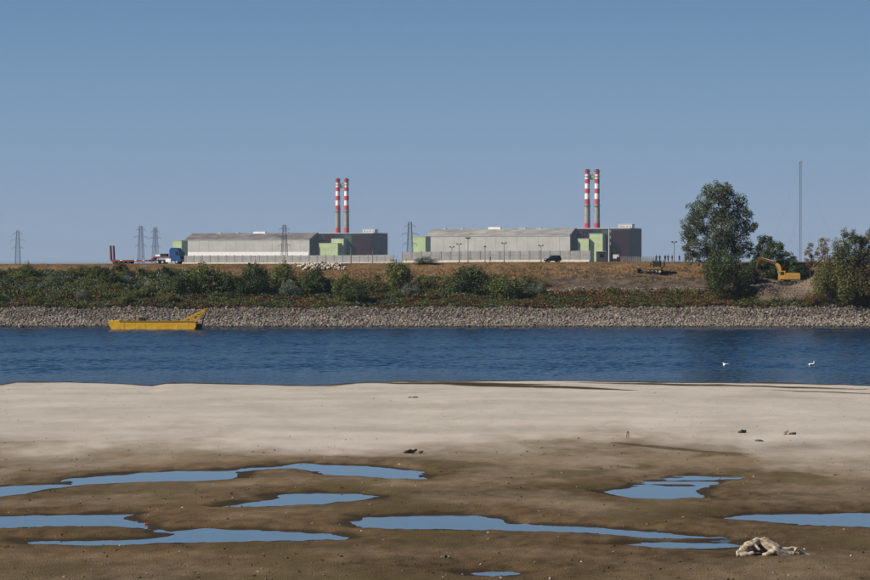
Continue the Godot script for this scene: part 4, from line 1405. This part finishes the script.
	# pale green annexes in front of it
	for i in boxes.size():
		var b: Array = boxes[i]      # px left, px right, top y, depth in front
		var shift: float = b[3] * sin(yaw)
		var u: float = ((b[0] - front_l) / ppm + shift) / cos(yaw)
		var bw: float = (b[1] - b[0]) / ppm / cos(yaw)
		var bh: float = EYE + (HORIZON - b[2]) / ppm - ground
		var a := thing("annex", "%s pale green annex in front of the reactor building, %s" % [["smaller", "taller", "small"][i], which], "building", to_w * Vector3(0.8 + u, 0, -half + 0.6), -yaw, "power station buildings")
		mb = MB.new()
		mb.box(Vector3(bw / 2, bh / 2, b[3] / 2), Vector3(bw, bh, b[3]))
		part("wall", mb, M.pale_green, a)
		mb = MB.new()
		mb.box(Vector3(bw / 2, bh + 0.3, b[3] / 2), Vector3(bw + 0.5, 0.6, b[3] + 0.5))
		part("roof_edge", mb, M.galv, a)
	# green block at the far left end of the hall
	var e: Array = cap_px
	var g := thing("annex", "pale green annex closing the left end, %s" % which, "building", Vector3(mx(e[0], d - 20.0), ground, -(d - 20.0)), -yaw, "power station buildings")
	var gh: float = EYE + (HORIZON - e[2]) / ppm - ground
	var gw: float = (e[1] - e[0]) / ppm
	mb = MB.new()
	mb.box(Vector3(gw / 2, gh / 2, -9.0), Vector3(gw, gh, 18.0))
	part("wall", mb, M.pale_green, g)
	mb = MB.new()
	mb.box(Vector3(gw / 2, gh + 0.3, -9.0), Vector3(gw + 0.6, 0.6, 18.6))
	part("roof_edge", mb, M.galv, g)

func chimney(px: float, d: float, tops: Array, label: String) -> Node3D:
	var ppm := F / d
	var foot := Vector3(mx(px, d), 10.6, -d)
	var o := thing("chimney", label, "chimney", foot, 0.0, "striped power station chimneys")
	var hs := []
	for y in tops: hs.push_back(EYE + (HORIZON - y) / ppm - 10.6)
	var high: float = hs[0]
	var rad := func(h: float) -> float: return lerpf(3.7, 2.65, h / high)
	# bands from the top down: red, white, red, white, red, white, red, grey, red, grey foot
	for i in hs.size():
		var a: float = hs[i]
		var b: float = hs[i + 1] if i + 1 < hs.size() else -0.3
		var mb := MB.new()
		mb.tube(Vector3(0, b, 0), Vector3(0, a, 0), rad.call(b), rad.call(a), 24)
		part("band", mb, M.concrete if i in [7, 9] else [M.red_paint, M.white_band][i % 2], o)
	var mb := MB.new()
	for k in [0.985, 0.93, 0.62]:
		mb = MB.new()
		var h: float = high * k
		mb.tube(Vector3(0, h, 0), Vector3(0, h + 0.35, 0), rad.call(h) + 0.9, rad.call(h) + 0.9, 20)
		for i in 12:
			var v: Vector3 = Vector3(cos(TAU * i / 12), 0, sin(TAU * i / 12)) * (rad.call(h) + 0.85)
			mb.bar(v + Vector3(0, h + 0.3, 0), v + Vector3(0, h + 1.5, 0), 0.12)
		part("gallery", mb, M.steel, o)
	mb = MB.new()
	mb.tube(Vector3(0, high, 0), Vector3(0, high + 0.9, 0), 1.9, 1.9, 16)
	part("flue", mb, M.soot, o)
	return o

# ------------------------------------------------------------------ masts and lamps
func pylon(px: float, top_y: float, d: float, label: String, turn := 0.4) -> void:
	var foot := Vector3(mx(px, d), bank_h(mx(px, d), d), -d)
	var high := EYE + (HORIZON - top_y) * d / F - foot.y
	var o := thing("power_pylon", label, "pylon", foot, turn, "lattice power pylons")
	var wide := func(h: float) -> float: return lerpf(3.0, 1.3, h / high)
	var mb := MB.new()
	var levels := 11
	for i in levels:
		var h0: float = high * i / levels
		var h1: float = high * (i + 1) / levels
		var a: float = wide.call(h0)
		var b: float = wide.call(h1)
		var lo := [Vector3(-a, h0, -a), Vector3(a, h0, -a), Vector3(a, h0, a), Vector3(-a, h0, a)]
		var hi := [Vector3(-b, h1, -b), Vector3(b, h1, -b), Vector3(b, h1, b), Vector3(-b, h1, b)]
		for k in 4:
			mb.bar(lo[k], hi[k], 0.28)
			mb.bar(lo[k], hi[(k + 1) % 4], 0.13)
			mb.bar(lo[(k + 1) % 4], hi[k], 0.13)
			mb.bar(hi[k], hi[(k + 1) % 4], 0.13)
	part("tower", mb, M.steel, o)
	for q in [[0.5, 6.0], [0.72, 7.6], [0.9, 5.0]]:
		mb = MB.new()
		var h: float = high * q[0]
		for s in [-1.0, 1.0]:
			var w: float = wide.call(h)
			for z in [-w, w]:
				mb.bar(Vector3(w * s, h, z), Vector3(q[1] * s, h + 0.2, 0), 0.15)
				mb.bar(Vector3(w * s, h + 1.7, z), Vector3(q[1] * s, h + 0.2, 0), 0.12)
		var arm := part("cross_arm", mb, M.steel, o)
		mb = MB.new()
		for s in [-1.0, 1.0]: mb.tube(Vector3(q[1] * s, h + 0.1, 0), Vector3(q[1] * s, h - 1.7, 0), 0.12, 0.12, 6)
		part("insulator", mb, M.soot, arm)

func lamp_post(px: float, top_y: float, d: float, heads: int, label: String) -> void:
	var foot := stand(px, d, 0.05)
	var high := EYE + (HORIZON - top_y) * d / F - foot.y
	var o := thing("lamp_post", label, "lamp post", foot, 0.0, "lamp posts along the station road")
	var mb := MB.new()
	mb.tube(Vector3.ZERO, Vector3(0, high, 0), 0.13, 0.08, 8)
	mb.tube(Vector3.ZERO, Vector3(0, 0.5, 0), 0.22, 0.2, 8)
	part("pole", mb, M.galv_dull, o)
	mb = MB.new()
	mb.bar(Vector3(-0.5, high, 0), Vector3(0.5, high, 0), 0.1)
	part("bracket", mb, M.galv, o)
	for i in heads:
		mb = MB.new()
		var x := lerpf(-0.5, 0.5, i / (heads - 1.0)) if heads > 1 else 0.0
		mb.prism(PackedVector2Array([Vector2(-0.3, 0.0), Vector2(-0.2, 0.26), Vector2(0.2, 0.26), Vector2(0.3, 0.0)]), -0.2, 0.3, Transform3D(Basis(), Vector3(x, high + 0.05, 0)))
		part("lamp_head", mb, M.soot, o)

# ------------------------------------------------------------------ wheels and vehicles
func wheel(o: Node, p: Vector3, r: float, w: float, hub: Material) -> void:
	var mb := MB.new()
	mb.tube(p - Vector3(0, 0, w / 2), p + Vector3(0, 0, w / 2), r, r, 18)
	mb.tube(p - Vector3(0, 0, w / 2 + 0.02), p - Vector3(0, 0, w / 2 - 0.02), r * 0.9, r * 0.9, 18)
	mb.tube(p + Vector3(0, 0, w / 2 + 0.02), p + Vector3(0, 0, w / 2 - 0.02), r * 0.9, r * 0.9, 18)
	var t := part("wheel", mb, M.rubber, o)
	mb = MB.new()
	mb.tube(p - Vector3(0, 0, w / 2 + 0.04), p + Vector3(0, 0, w / 2 + 0.04), r * 0.55, r * 0.55, 12)
	part("rim", mb, hub, t)

func poly(a: Array) -> PackedVector2Array:
	var r := PackedVector2Array()
	for i in range(0, a.size(), 2): r.push_back(Vector2(a[i], a[i + 1]))
	return r

func build_truck() -> void:
	var d := 558.0
	var turn := deg_to_rad(-16.0)
	var foot := stand(147.0, d, 0.02)
	var xf := Transform3D(Basis(Vector3.UP, turn), foot)
	# tractor, pointing along +x
	var o := thing("truck_tractor", "blue truck tractor hitched to the red low loader on the bank's crest", "truck", xf * Vector3(6.6, 0, 0), turn)
	var mb := MB.new()
	mb.prism(poly([-1.35, 0.85, -1.4, 3.25, -0.9, 3.8, 0.45, 3.72, 1.02, 2.9, 1.3, 2.05, 1.38, 0.6, 0.55, 0.5, 0.5, 0.85]), -1.22, 1.22, Transform3D(Basis(), Vector3(0.9, 0, 0)))
	part("cab", mb, M.blue_paint, o)
	mb = MB.new()
	mb.prism(poly([1.0, 2.82, 1.1, 2.9, 1.36, 2.05, 1.28, 2.0]), -1.05, 1.05, Transform3D(Basis(), Vector3(0.9, 0.02, 0)))
	part("windscreen", mb, M.dark_glass, o)
	for z in [-1.225, 1.225]:
		mb = MB.new()
		mb.prism(poly([0.15, 2.1, 0.15, 2.85, 0.72, 2.85, 1.08, 2.1]), z - 0.02, z + 0.02, Transform3D(Basis(), Vector3(0.9, 0, 0)))
		part("side_window", mb, M.dark_glass, o)
		mb = MB.new()
		mb.box(Vector3(2.15, 2.35, z * 1.14), Vector3(0.14, 0.75, 0.26))
		part("mirror", mb, M.soot, o)
		mb = MB.new()
		mb.box(Vector3(2.24, 0.95, z * 0.76), Vector3(0.1, 0.22, 0.42))
		part("headlight", mb, M.white_paint, o)
	mb = MB.new()
	mb.box(Vector3(2.26, 1.5, 0), Vector3(0.08, 0.6, 1.7))
	part("grille", mb, M.soot, o)
	mb = MB.new()
	mb.box(Vector3(-1.6, 0.85, 0), Vector3(5.2, 0.3, 0.9))
	part("chassis", mb, M.soot, o)
	mb = MB.new()
	mb.box(Vector3(-0.75, 0.85, 1.0), Vector3(1.3, 0.8, 0.55))
	part("fuel_tank", mb, M.white_paint, o)
	mb = MB.new()
	mb.tube(Vector3(-0.2, 1.0, -0.9), Vector3(-0.2, 3.4, -0.9), 0.12, 0.12, 8)
	part("exhaust", mb, M.galv, o)
	for x in [1.3, -2.2, -3.5]:
		for z in [-1.0, 1.0]: wheel(o, Vector3(x, 0.5, z), 0.5, 0.34, M.galv)
	# low loader
	var t := thing("low_loader_trailer", "red low loader trailer with two raised loading ramps on the crest", "trailer", xf * Vector3(-2.5, 0, 0), turn)
	mb = MB.new()
	mb.box(Vector3(-1.2, 0.86, 0), Vector3(9.6, 0.24, 2.5))
	for z in [-1.26, 1.26]: mb.box(Vector3(-1.2, 0.8, z), Vector3(9.7, 0.36, 0.1))
	part("deck", mb, M.red_metal, t)
	mb = MB.new()
	mb.prism(poly([3.4, 0.74, 3.6, 1.0, 4.6, 1.75, 8.4, 1.75, 8.4, 1.45, 4.9, 1.42, 4.1, 0.72]), -0.75, 0.75)
	part("gooseneck", mb, M.red_metal, t)
	for x in [-5.2, -4.0, -2.8, -1.6]:
		for z in [-1.05, 1.05]: wheel(t, Vector3(x, 0.42, z), 0.42, 0.36, M.red_metal)
	for z in [-0.85, 0.85]:
		mb = MB.new()
		mb.box(Vector3(-6.15, 2.55, z), Vector3(0.22, 3.5, 0.75), Basis(Vector3(0, 0, 1), 0.05))
		for i in 8: mb.box(Vector3(-6.32 + 0.01 * i, 1.1 + 0.42 * i, z), Vector3(0.12, 0.1, 0.7))
		part("ramp", mb, M.red_metal, t)
	mb = MB.new()
	mb.box(Vector3(6.9, 2.1, 0.0), Vector3(1.5, 0.62, 1.6))
	part("tool_box", mb, M.soot, t)
	mb = MB.new()
	mb.box(Vector3(5.5, 2.0, 0.1), Vector3(1.2, 0.42, 1.3))
	part("tarpaulin", mb, M.white_paint, t)
	for x in [-3.4, 0.2, 2.2]:
		mb = MB.new()
		mb.box(Vector3(x, 0.86, 1.32), Vector3(0.5, 0.16, 0.02))
		part("reflector_plate", mb, M.white_paint, t)

func build_suv() -> void:
	var o := thing("parked_car", "black off-road car standing before the perimeter wall", "car", stand(552.5, 640.0, 0.02), deg_to_rad(200.0))
	var mb := MB.new()
	mb.prism(poly([-2.2, 0.45, -2.25, 1.0, -2.1, 1.12, -0.2, 1.16, 1.05, 1.1, 2.0, 0.98, 2.2, 0.8, 2.22, 0.42, 1.85, 0.35, -1.9, 0.35]), -0.9, 0.9)
	part("body", mb, M.black_paint, o)
	mb = MB.new()
	mb.prism(poly([-2.15, 1.1, -1.95, 1.75, -1.6, 1.86, 0.1, 1.84, 0.95, 1.14]), -0.8, 0.8)
	part("cabin", mb, M.black_paint, o)
	for z in [-0.805, 0.805]:
		mb = MB.new()
		mb.prism(poly([-1.95, 1.2, -1.8, 1.7, 0.02, 1.72, 0.6, 1.2]), z - 0.012, z + 0.012)
		part("side_window", mb, M.dark_glass, o)
	mb = MB.new()
	mb.prism(poly([0.2, 1.8, 0.24, 1.8, 0.98, 1.18, 0.94, 1.16]), -0.7, 0.7)
	part("windscreen", mb, M.dark_glass, o)
	for z in [-0.65, 0.65]:
		mb = MB.new()
		mb.box(Vector3(2.2, 0.82, z), Vector3(0.06, 0.16, 0.34))
		part("headlight", mb, M.white_paint, o)
	for x in [-1.4, 1.4]:
		for z in [-0.85, 0.85]: wheel(o, Vector3(x, 0.38, z), 0.38, 0.24, M.galv)

func track(o: Node, x0: float, x1: float, z: float, r: float, w: float, hub: Material) -> void:
	var mb := MB.new()
	var out := PackedVector2Array()
	for i in 9: out.push_back(Vector2(x0 - sin(PI * i / 8) * r, r + cos(PI * i / 8) * r))
	for i in 9: out.push_back(Vector2(x1 + sin(PI * i / 8) * r, r - cos(PI * i / 8) * r))
	mb.prism(out, z - w / 2, z + w / 2)
	for i in int((x1 - x0) / 0.2):
		for y in [0.0, 2 * r]: mb.box(Vector3(x0 + i * 0.2, y, z), Vector3(0.12, 0.07, w + 0.02))
	var t := part("track", mb, M.rubber, o)
	for i in 4:
		mb = MB.new()
		mb.tube(Vector3(lerpf(x0, x1, i / 3.0), r, z - w / 2 - 0.03), Vector3(lerpf(x0, x1, i / 3.0), r, z + w / 2 + 0.03), r * 0.6, r * 0.6, 10)
		part("roller", mb, hub, t)

func build_excavator() -> void:
	var foot := stand(787.0, 514.0, 0.06)
	var o := thing("excavator", "yellow tracked excavator with its boom raised on the spoil heap", "excavator", foot, deg_to_rad(168.0))
	# points along +x before turning
	for z in [-1.0, 1.0]: track(o, -1.7, 1.7, z, 0.42, 0.55, M.steel)
	var mb := MB.new()
	mb.box(Vector3(0, 0.62, 0), Vector3(2.2, 0.5, 1.5))
	mb.tube(Vector3(0, 0.85, 0), Vector3(0, 1.1, 0), 0.75, 0.75, 16)
	part("undercarriage", mb, M.soot, o)
	mb = MB.new()
	mb.prism(poly([-2.75, 1.25, -2.85, 1.7, -2.75, 2.5, -2.5, 2.62, 0.2, 2.62, 0.3, 2.1, 1.7, 2.0, 1.85, 1.12, -2.5, 1.08]), -1.3, 1.3)
	var house := part("house", mb, M.yellow_paint, o)
	for q in [-2.1, -1.2, -0.3]:
		mb = MB.new()
		mb.box(Vector3(q, 1.85, -1.31), Vector3(0.74, 1.1, 0.05))
		part("side_door", mb, M.yellow_dull, house)
	mb = MB.new()
	mb.box(Vector3(-0.6, 1.18, -1.315), Vector3(4.0, 0.16, 0.05))
	part("stripe", mb, M.soot, house)
	mb = MB.new()
	mb.prism(poly([-2.86, 1.3, -2.98, 1.7, -2.88, 2.35, -2.76, 2.4]), -1.2, 1.2)
	part("counterweight", mb, M.soot, o)
	mb = MB.new()
	mb.prism(poly([0.3, 1.95, 0.3, 3.0, 0.45, 3.1, 1.35, 3.05, 1.8, 2.3, 1.85, 1.3, 0.3, 1.3]), -1.34, -0.45)
	var cab := part("cab", mb, M.yellow_paint, o)
	mb = MB.new()
	mb.box(Vector3(0.95, 2.55, -1.345), Vector3(0.85, 0.7, 0.03))
	part("side_window", mb, M.dark_glass, cab)
	mb = MB.new()
	mb.prism(poly([1.4, 3.0, 1.44, 3.0, 1.86, 2.28, 1.82, 2.26]), -1.25, -0.55)
	part("windscreen", mb, M.dark_glass, cab)
	mb = MB.new()
	mb.box(Vector3(-1.2, 2.7, 0.3), Vector3(1.6, 0.2, 1.4))
	part("engine_cover", mb, M.soot, o)
	mb = MB.new()
	mb.prism(poly([1.2, 1.7, 1.0, 2.1, 1.45, 4.2, 1.75, 4.6, 2.35, 4.75, 2.5, 4.3, 2.15, 4.0, 1.7, 1.8]), -0.28, 0.28)
	part("boom", mb, M.yellow_paint, o)
	mb = MB.new()
	mb.prism(poly([2.1, 4.72, 2.35, 4.95, 5.9, 6.05, 6.1, 5.85, 5.9, 5.7, 2.5, 4.4]), -0.22, 0.22)
	part("boom_extension", mb, M.rust, o)  # red-brown in place of yellow: the raised arm's shade is in the colour
	mb = MB.new()
	mb.prism(poly([5.7, 6.1, 6.1, 6.1, 6.7, 4.0, 6.45, 3.9, 5.75, 5.6]), -0.2, 0.2)
	part("stick", mb, M.rust, o)  # same red-brown, shade of the arm painted in
	mb = MB.new()
	mb.prism(poly([6.3, 4.1, 6.7, 3.9, 6.75, 3.2, 6.2, 2.8, 5.7, 3.1, 5.75, 3.25, 6.15, 3.3, 6.35, 3.6]), -0.5, 0.5)
	part("bucket", mb, M.soot, o)
	for q in [[Vector3(1.5, 1.6, 0.36), Vector3(2.3, 4.2, 0.36)], [Vector3(1.5, 1.6, -0.36), Vector3(2.3, 4.2, -0.36)], [Vector3(3.0, 5.15, 0.3), Vector3(5.6, 6.0, 0.3)]]:
		mb = MB.new()
		mb.tube(q[0], q[0].lerp(q[1], 0.55), 0.1, 0.1, 8)
		mb.tube(q[0].lerp(q[1], 0.5), q[1], 0.05, 0.05, 8)
		part("hydraulic_ram", mb, M.galv, o)

func build_dozer() -> void:
	var foot := on_bank(652.0, 273.5)
	var o := thing("bulldozer", "small yellow and black tracked dozer working on the bare slope", "bulldozer", foot + Vector3(0.6, -0.05, 0), deg_to_rad(166.0))
	o.scale = Vector3.ONE * 1.18
	for z in [-0.75, 0.75]: track(o, -1.1, 1.1, z, 0.36, 0.42, M.galv)
	var mb := MB.new()
	mb.prism(poly([-1.3, 0.55, -1.3, 1.25, -0.2, 1.3, 0.0, 1.2, 1.45, 1.15, 1.5, 0.55]), -0.55, 0.55)
	part("body", mb, M.yellow_grimy, o)
	mb = MB.new()
	for x in [-1.1, 0.25]:
		for z in [-0.55, 0.55]: mb.bar(Vector3(x, 1.2, z), Vector3(x + 0.05, 2.35, z), 0.1)
	mb.box(Vector3(-0.42, 2.4, 0), Vector3(1.6, 0.12, 1.35))
	part("canopy", mb, M.soot, o)
	mb = MB.new()
	mb.box(Vector3(-0.42, 1.75, 0), Vector3(1.2, 1.0, 0.98))
	part("cab_glass", mb, M.dark_glass, o)
	mb = MB.new()
	mb.tube(Vector3(0.9, 1.15, 0.3), Vector3(0.9, 1.95, 0.3), 0.06, 0.06, 8)
	part("exhaust", mb, M.soot, o)
	mb = MB.new()
	for z in [-1.05, 1.05]: mb.bar(Vector3(-0.3, 0.4, z), Vector3(3.0, 0.3, z), 0.16)
	part("push_arm", mb, M.soot, o)
	mb = MB.new()
	mb.prism(poly([3.0, 0.0, 3.2, 0.05, 3.12, 0.5, 3.25, 0.95, 3.05, 0.92, 2.95, 0.5]), -1.35, 1.35)
	part("blade", mb, M.soot, o)
	mb = MB.new()
	mb.bar(Vector3(-1.3, 0.7, 0), Vector3(-1.9, 1.5, 0), 0.16)
	mb.bar(Vector3(-1.9, 1.5, 0), Vector3(-1.75, 2.5, 0), 0.16)
	part("ripper", mb, M.soot, o)

func build_barge() -> void:
	var d := 476.0
	var o := thing("dredge_barge", "long yellow work barge moored below the stone bank", "barge", Vector3(mx(153.0, d), 0.0, -d))
	var mb := MB.new()
	mb.prism(poly([-8.5, 1.7, -8.5, 1.0, -7.7, -0.4, 8.0, -0.4, 8.7, 0.5, 8.7, 1.55, 8.2, 1.55, -6.3, 1.5, -6.5, 1.75]), -2.2, 2.2)
	part("hull", mb, M.yellow_hull, o)
	mb = MB.new()
	mb.box(Vector3(0.9, 1.545, 0), Vector3(14.2, 0.06, 4.1))
	part("deck", mb, M.rust, o)
	for z in [-2.2, 2.2]:
		mb = MB.new()
		mb.box(Vector3(1.0, 1.6, z), Vector3(15.0, 0.14, 0.16))
		part("rubbing_strake", mb, M.yellow_dull, o)
	for i in 7:
		mb = MB.new()
		mb.box(Vector3(-5.4 + i * 2.1, 0.75, 2.21), Vector3(0.06, 1.5, 0.03))
		part("hull_rib", mb, M.yellow_hull, o)
	mb = MB.new()
	for z in [-0.9, 0.9]:
		mb.bar(Vector3(5.6, 1.5, z), Vector3(10.7, 4.0, z * 0.5), 0.3)
		mb.bar(Vector3(8.4, 1.3, z), Vector3(10.7, 4.0, z * 0.5), 0.3)
		mb.bar(Vector3(7.3, 1.5, z), Vector3(9.0, 3.3, z * 0.6), 0.2)
		mb.bar(Vector3(7.0, 2.25, z), Vector3(8.7, 1.9, z), 0.13)
		mb.bar(Vector3(7.9, 2.7, z * 0.8), Vector3(9.3, 2.7, z * 0.8), 0.13)
	for x in [7.2, 8.6, 10.3]: mb.bar(Vector3(x, lerpf(1.5, 3.9, (x - 5.6) / 4.5), -0.7), Vector3(x, lerpf(1.5, 3.9, (x - 5.6) / 4.5), 0.7), 0.15)
	part("gantry", mb, M.yellow_hull, o)
	mb = MB.new()
	mb.bar(Vector3(10.7, 4.0, 0), Vector3(9.5, 0.3, 0), 0.14)
	mb.prism(poly([8.7, 0.9, 9.9, 1.2, 9.7, 0.2, 9.2, -0.3, 8.7, -0.2]), -0.8, 0.8)
	part("dredge_head", mb, M.soot, o)
	mb = MB.new()
	mb.tube(Vector3(-2.0, 1.95, -0.6), Vector3(-2.0, 1.95, 0.6), 0.36, 0.36, 12)
	for z in [-0.65, 0.65]: mb.box(Vector3(-2.0, 1.9, z), Vector3(1.0, 0.7, 0.1))
	part("winch", mb, M.soot, o)
	mb = MB.new()
	for i in 5: mb.bar(Vector3(-6.8 + i * 1.2, 1.5, -2.0), Vector3(-6.8 + i * 1.2, 2.4, -2.0), 0.07)
	mb.bar(Vector3(-6.8, 2.4, -2.0), Vector3(-2.0, 2.4, -2.0), 0.07)
	part("railing", mb, M.yellow_pale, o)
	for x in [-7.6, -4.4, 1.4, 3.6]:
		mb = MB.new()
		mb.tube(Vector3(x, 1.5, 1.6), Vector3(x, 1.95, 1.6), 0.13, 0.17, 8)
		part("bollard", mb, M.soot, o)

func build_swan(px: float, py: float, turn: float, neck: float, label: String) -> void:
	var d := F * EYE / (py - HORIZON)
	var bones := [[Vector3(-0.38, 0.16, 0), Vector3(0.2, 0.15, 0), 0.14, 0.2], [Vector3(-0.6, 0.3, 0), Vector3(-0.3, 0.22, 0), 0.03, 0.13], [Vector3(-0.35, 0.26, 0.1), Vector3(0.15, 0.24, 0.1), 0.07, 0.14], [Vector3(-0.35, 0.26, -0.1), Vector3(0.15, 0.24, -0.1), 0.07, 0.14], [Vector3(0.26, 0.2, 0), Vector3(0.42, 0.4, 0), 0.12, 0.06], [Vector3(0.42, 0.4, 0), Vector3(0.33, 0.6, 0), 0.06, 0.045], [Vector3(0.33, 0.6, 0), Vector3(0.37, 0.72, 0), 0.045, 0.045], [Vector3(0.37, 0.72, 0), Vector3(0.47, 0.72, 0), 0.05, 0.035], [Vector3(0.47, 0.72, 0), Vector3(0.58, 0.68, 0), 0.026, 0.014]]
	for b in bones:
		for e in 2:
			if b[e].y > 0.45: b[e].y = 0.45 + (b[e].y - 0.45) * neck
	var f := func(p: Vector3) -> float:
		var r := 9.0
		for b in bones: r = smin(r, capsule(p, b[0], b[1], b[2], b[3]), 0.04)
		return r
	var paint := func(p: Vector3) -> Color: return lin(0.5, 0.16, 0.03) if p.x > 0.5 and p.y > 0.4 else lin(0.8, 0.79, 0.75)
	var o := solo("swan", net(Vector3(-0.7, -0.14, -0.34), Vector3(0.66, 0.84, 0.34), 0.035, f, paint), M.cloth, Vector3(mx(px, d), -0.03, -d))
	o.rotation.y = turn
	o.scale = Vector3.ONE * 0.82
	tag(o, label, "swan", "swans on the river")

func build_driftwood() -> void:
	var d := F * (EYE - 0.15) / (558.5 - HORIZON)
	var k := d / F
	var foot := Vector3(mx(775.0, d), 0.0, -d)
	foot.y = sand_at(foot.x, d)[0] - 0.05
	var g := func(px: float, py: float, z: float) -> Vector3: return Vector3((px - 775.0) * k, (559.5 - py) * k, z)
	var bones := []
	for b in [[740, 556, 0.1, 747, 550, 0.1, 4.0, 4.6], [747, 550, 0.1, 757, 545, 0.0, 4.6, 3.6], [757, 545, -0.1, 766, 546, -0.05, 3.6, 4.4], [766, 547, 0.0, 776, 553, 0.1, 4.6, 5.2], [774, 554, 0.15, 789, 558, 0.15, 5.0, 3.4], [742, 558, 0.3, 752, 556, 0.3, 3.0, 2.4], [746, 553, -0.2, 757, 553, -0.35, 4.0, 3.4], [757, 552, -0.35, 770, 556, -0.3, 3.4, 4.4], [763, 558, 0.3, 772, 555, 0.3, 1.4, 2.6], [782, 553, 0.0, 803, 549.5, -0.1, 1.3, 0.7], [792, 558.5, 0.2, 797, 551, 0.05, 1.3, 1.5], [787, 557, 0.1, 802, 558.5, -0.2, 2.4, 1.6], [801, 557, -0.1, 811, 559.5, -0.1, 2.2, 1.0], [752, 546, 0.1, 751, 541.5, 0.15, 1.3, 0.5], [762, 544, 0.0, 765, 541, 0.05, 1.6, 0.6], [779, 551, 0.0, 777, 547, 0.0, 1.4, 0.6], [739, 557, 0.2, 735, 559.5, 0.5, 1.8, 1.0], [754, 547, 0.1, 759, 552, 0.3, 1.6, 1.0]]:
		bones.push_back([g.call(b[0], b[1], b[2]), g.call(b[3], b[4], b[5]), b[6] * k, b[7] * k])
	var f := func(p: Vector3) -> float:
		var r := 9.0
		for b in bones: r = smin(r, capsule(p, b[0], b[1], b[2], b[3]), 0.05)
		return r + nz2.get_noise_3d(p.x * 26.0, p.y * 70.0 + p.x * 40.0, p.z * 70.0) * 0.075 + nz2.get_noise_3d(p.x * 60.0, p.y * 240.0 + p.x * 110.0, p.z * 240.0) * 0.028
	var paint := func(p: Vector3) -> Color:
		var t := 0.55 + 1.5 * nz2.get_noise_3d(p.x * 40.0, p.y * 150.0 + p.x * 70.0, p.z * 150.0)
		return lin(0.16, 0.125, 0.09).lerp(lin(0.4, 0.34, 0.27), clampf(t, 0.0, 1.0))
	var o := solo("driftwood_stump", net(Vector3(-1.9, -0.1, -0.6), Vector3(1.75, 1.0, 0.75), 0.03, f, paint), M.cloth, foot)
	tag(o, "bleached driftwood stump with twisted roots lying in the wet sand", "driftwood")

func build_debris(called: String, px: float, py: float, wide_px: float, high_px: float, c: Color, label: String, seed_: int, category: String) -> void:
	var d := F * (EYE - 0.25) / (py - HORIZON)
	var k := d / F
	rng.seed = seed_
	var foot := Vector3(mx(px, d), 0, -d)
	foot.y = sand_at(foot.x, d)[0]
	var w := wide_px * k
	var h := high_px * k
	var bones := []
	for i in 6:
		var a := Vector3(rng.randf_range(-0.5, 0.5) * w, rng.randf_range(0.0, 0.3) * h, rng.randf_range(-0.4, 0.4) * w * 0.5)
		var b := a + Vector3(rng.randfn() * 0.45 * w, rng.randf_range(0.0, 0.5) * h, rng.randfn() * 0.2 * w) if w > h else a + Vector3(0, h, 0)
		if w <= h:
			a = Vector3(0, -0.1 * h, 0)
			b = Vector3(0.4 * w, h, 0)
		b.x = clampf(b.x, -w * 0.5, w * 0.5)
		b.y = minf(b.y, h)
		bones.push_back([a, b, minf(h, w) * (rng.randf_range(0.14, 0.34) if w > h else 0.5), minf(h, w) * (rng.randf_range(0.05, 0.2) if w > h else 0.35)])
	var f := func(p: Vector3) -> float:
		var r := 9.0
		for b in bones: r = smin(r, capsule(p, b[0], b[1], b[2], b[3]), h * 0.25)
		return r + nz2.get_noise_3d(p.x * 80.0, p.y * 80.0, p.z * 80.0) * minf(h, w) * 0.1
	var paint := func(p: Vector3) -> Color: return c * (1.0 + nz2.get_noise_3d(p.x * 90.0, p.y * 90.0, p.z * 90.0) * 0.6)
	var o := solo(called, net(Vector3(-w * 0.75 - h * 0.2, -h * 0.5, -w * 0.6 - h * 0.1), Vector3(w * 0.75 + h * 0.2, h * 1.5, w * 0.6 + h * 0.1), maxf(w / 40.0, h / 22.0), f, paint), M.cloth, foot)
	tag(o, label, category, "debris lying on the sand bar")
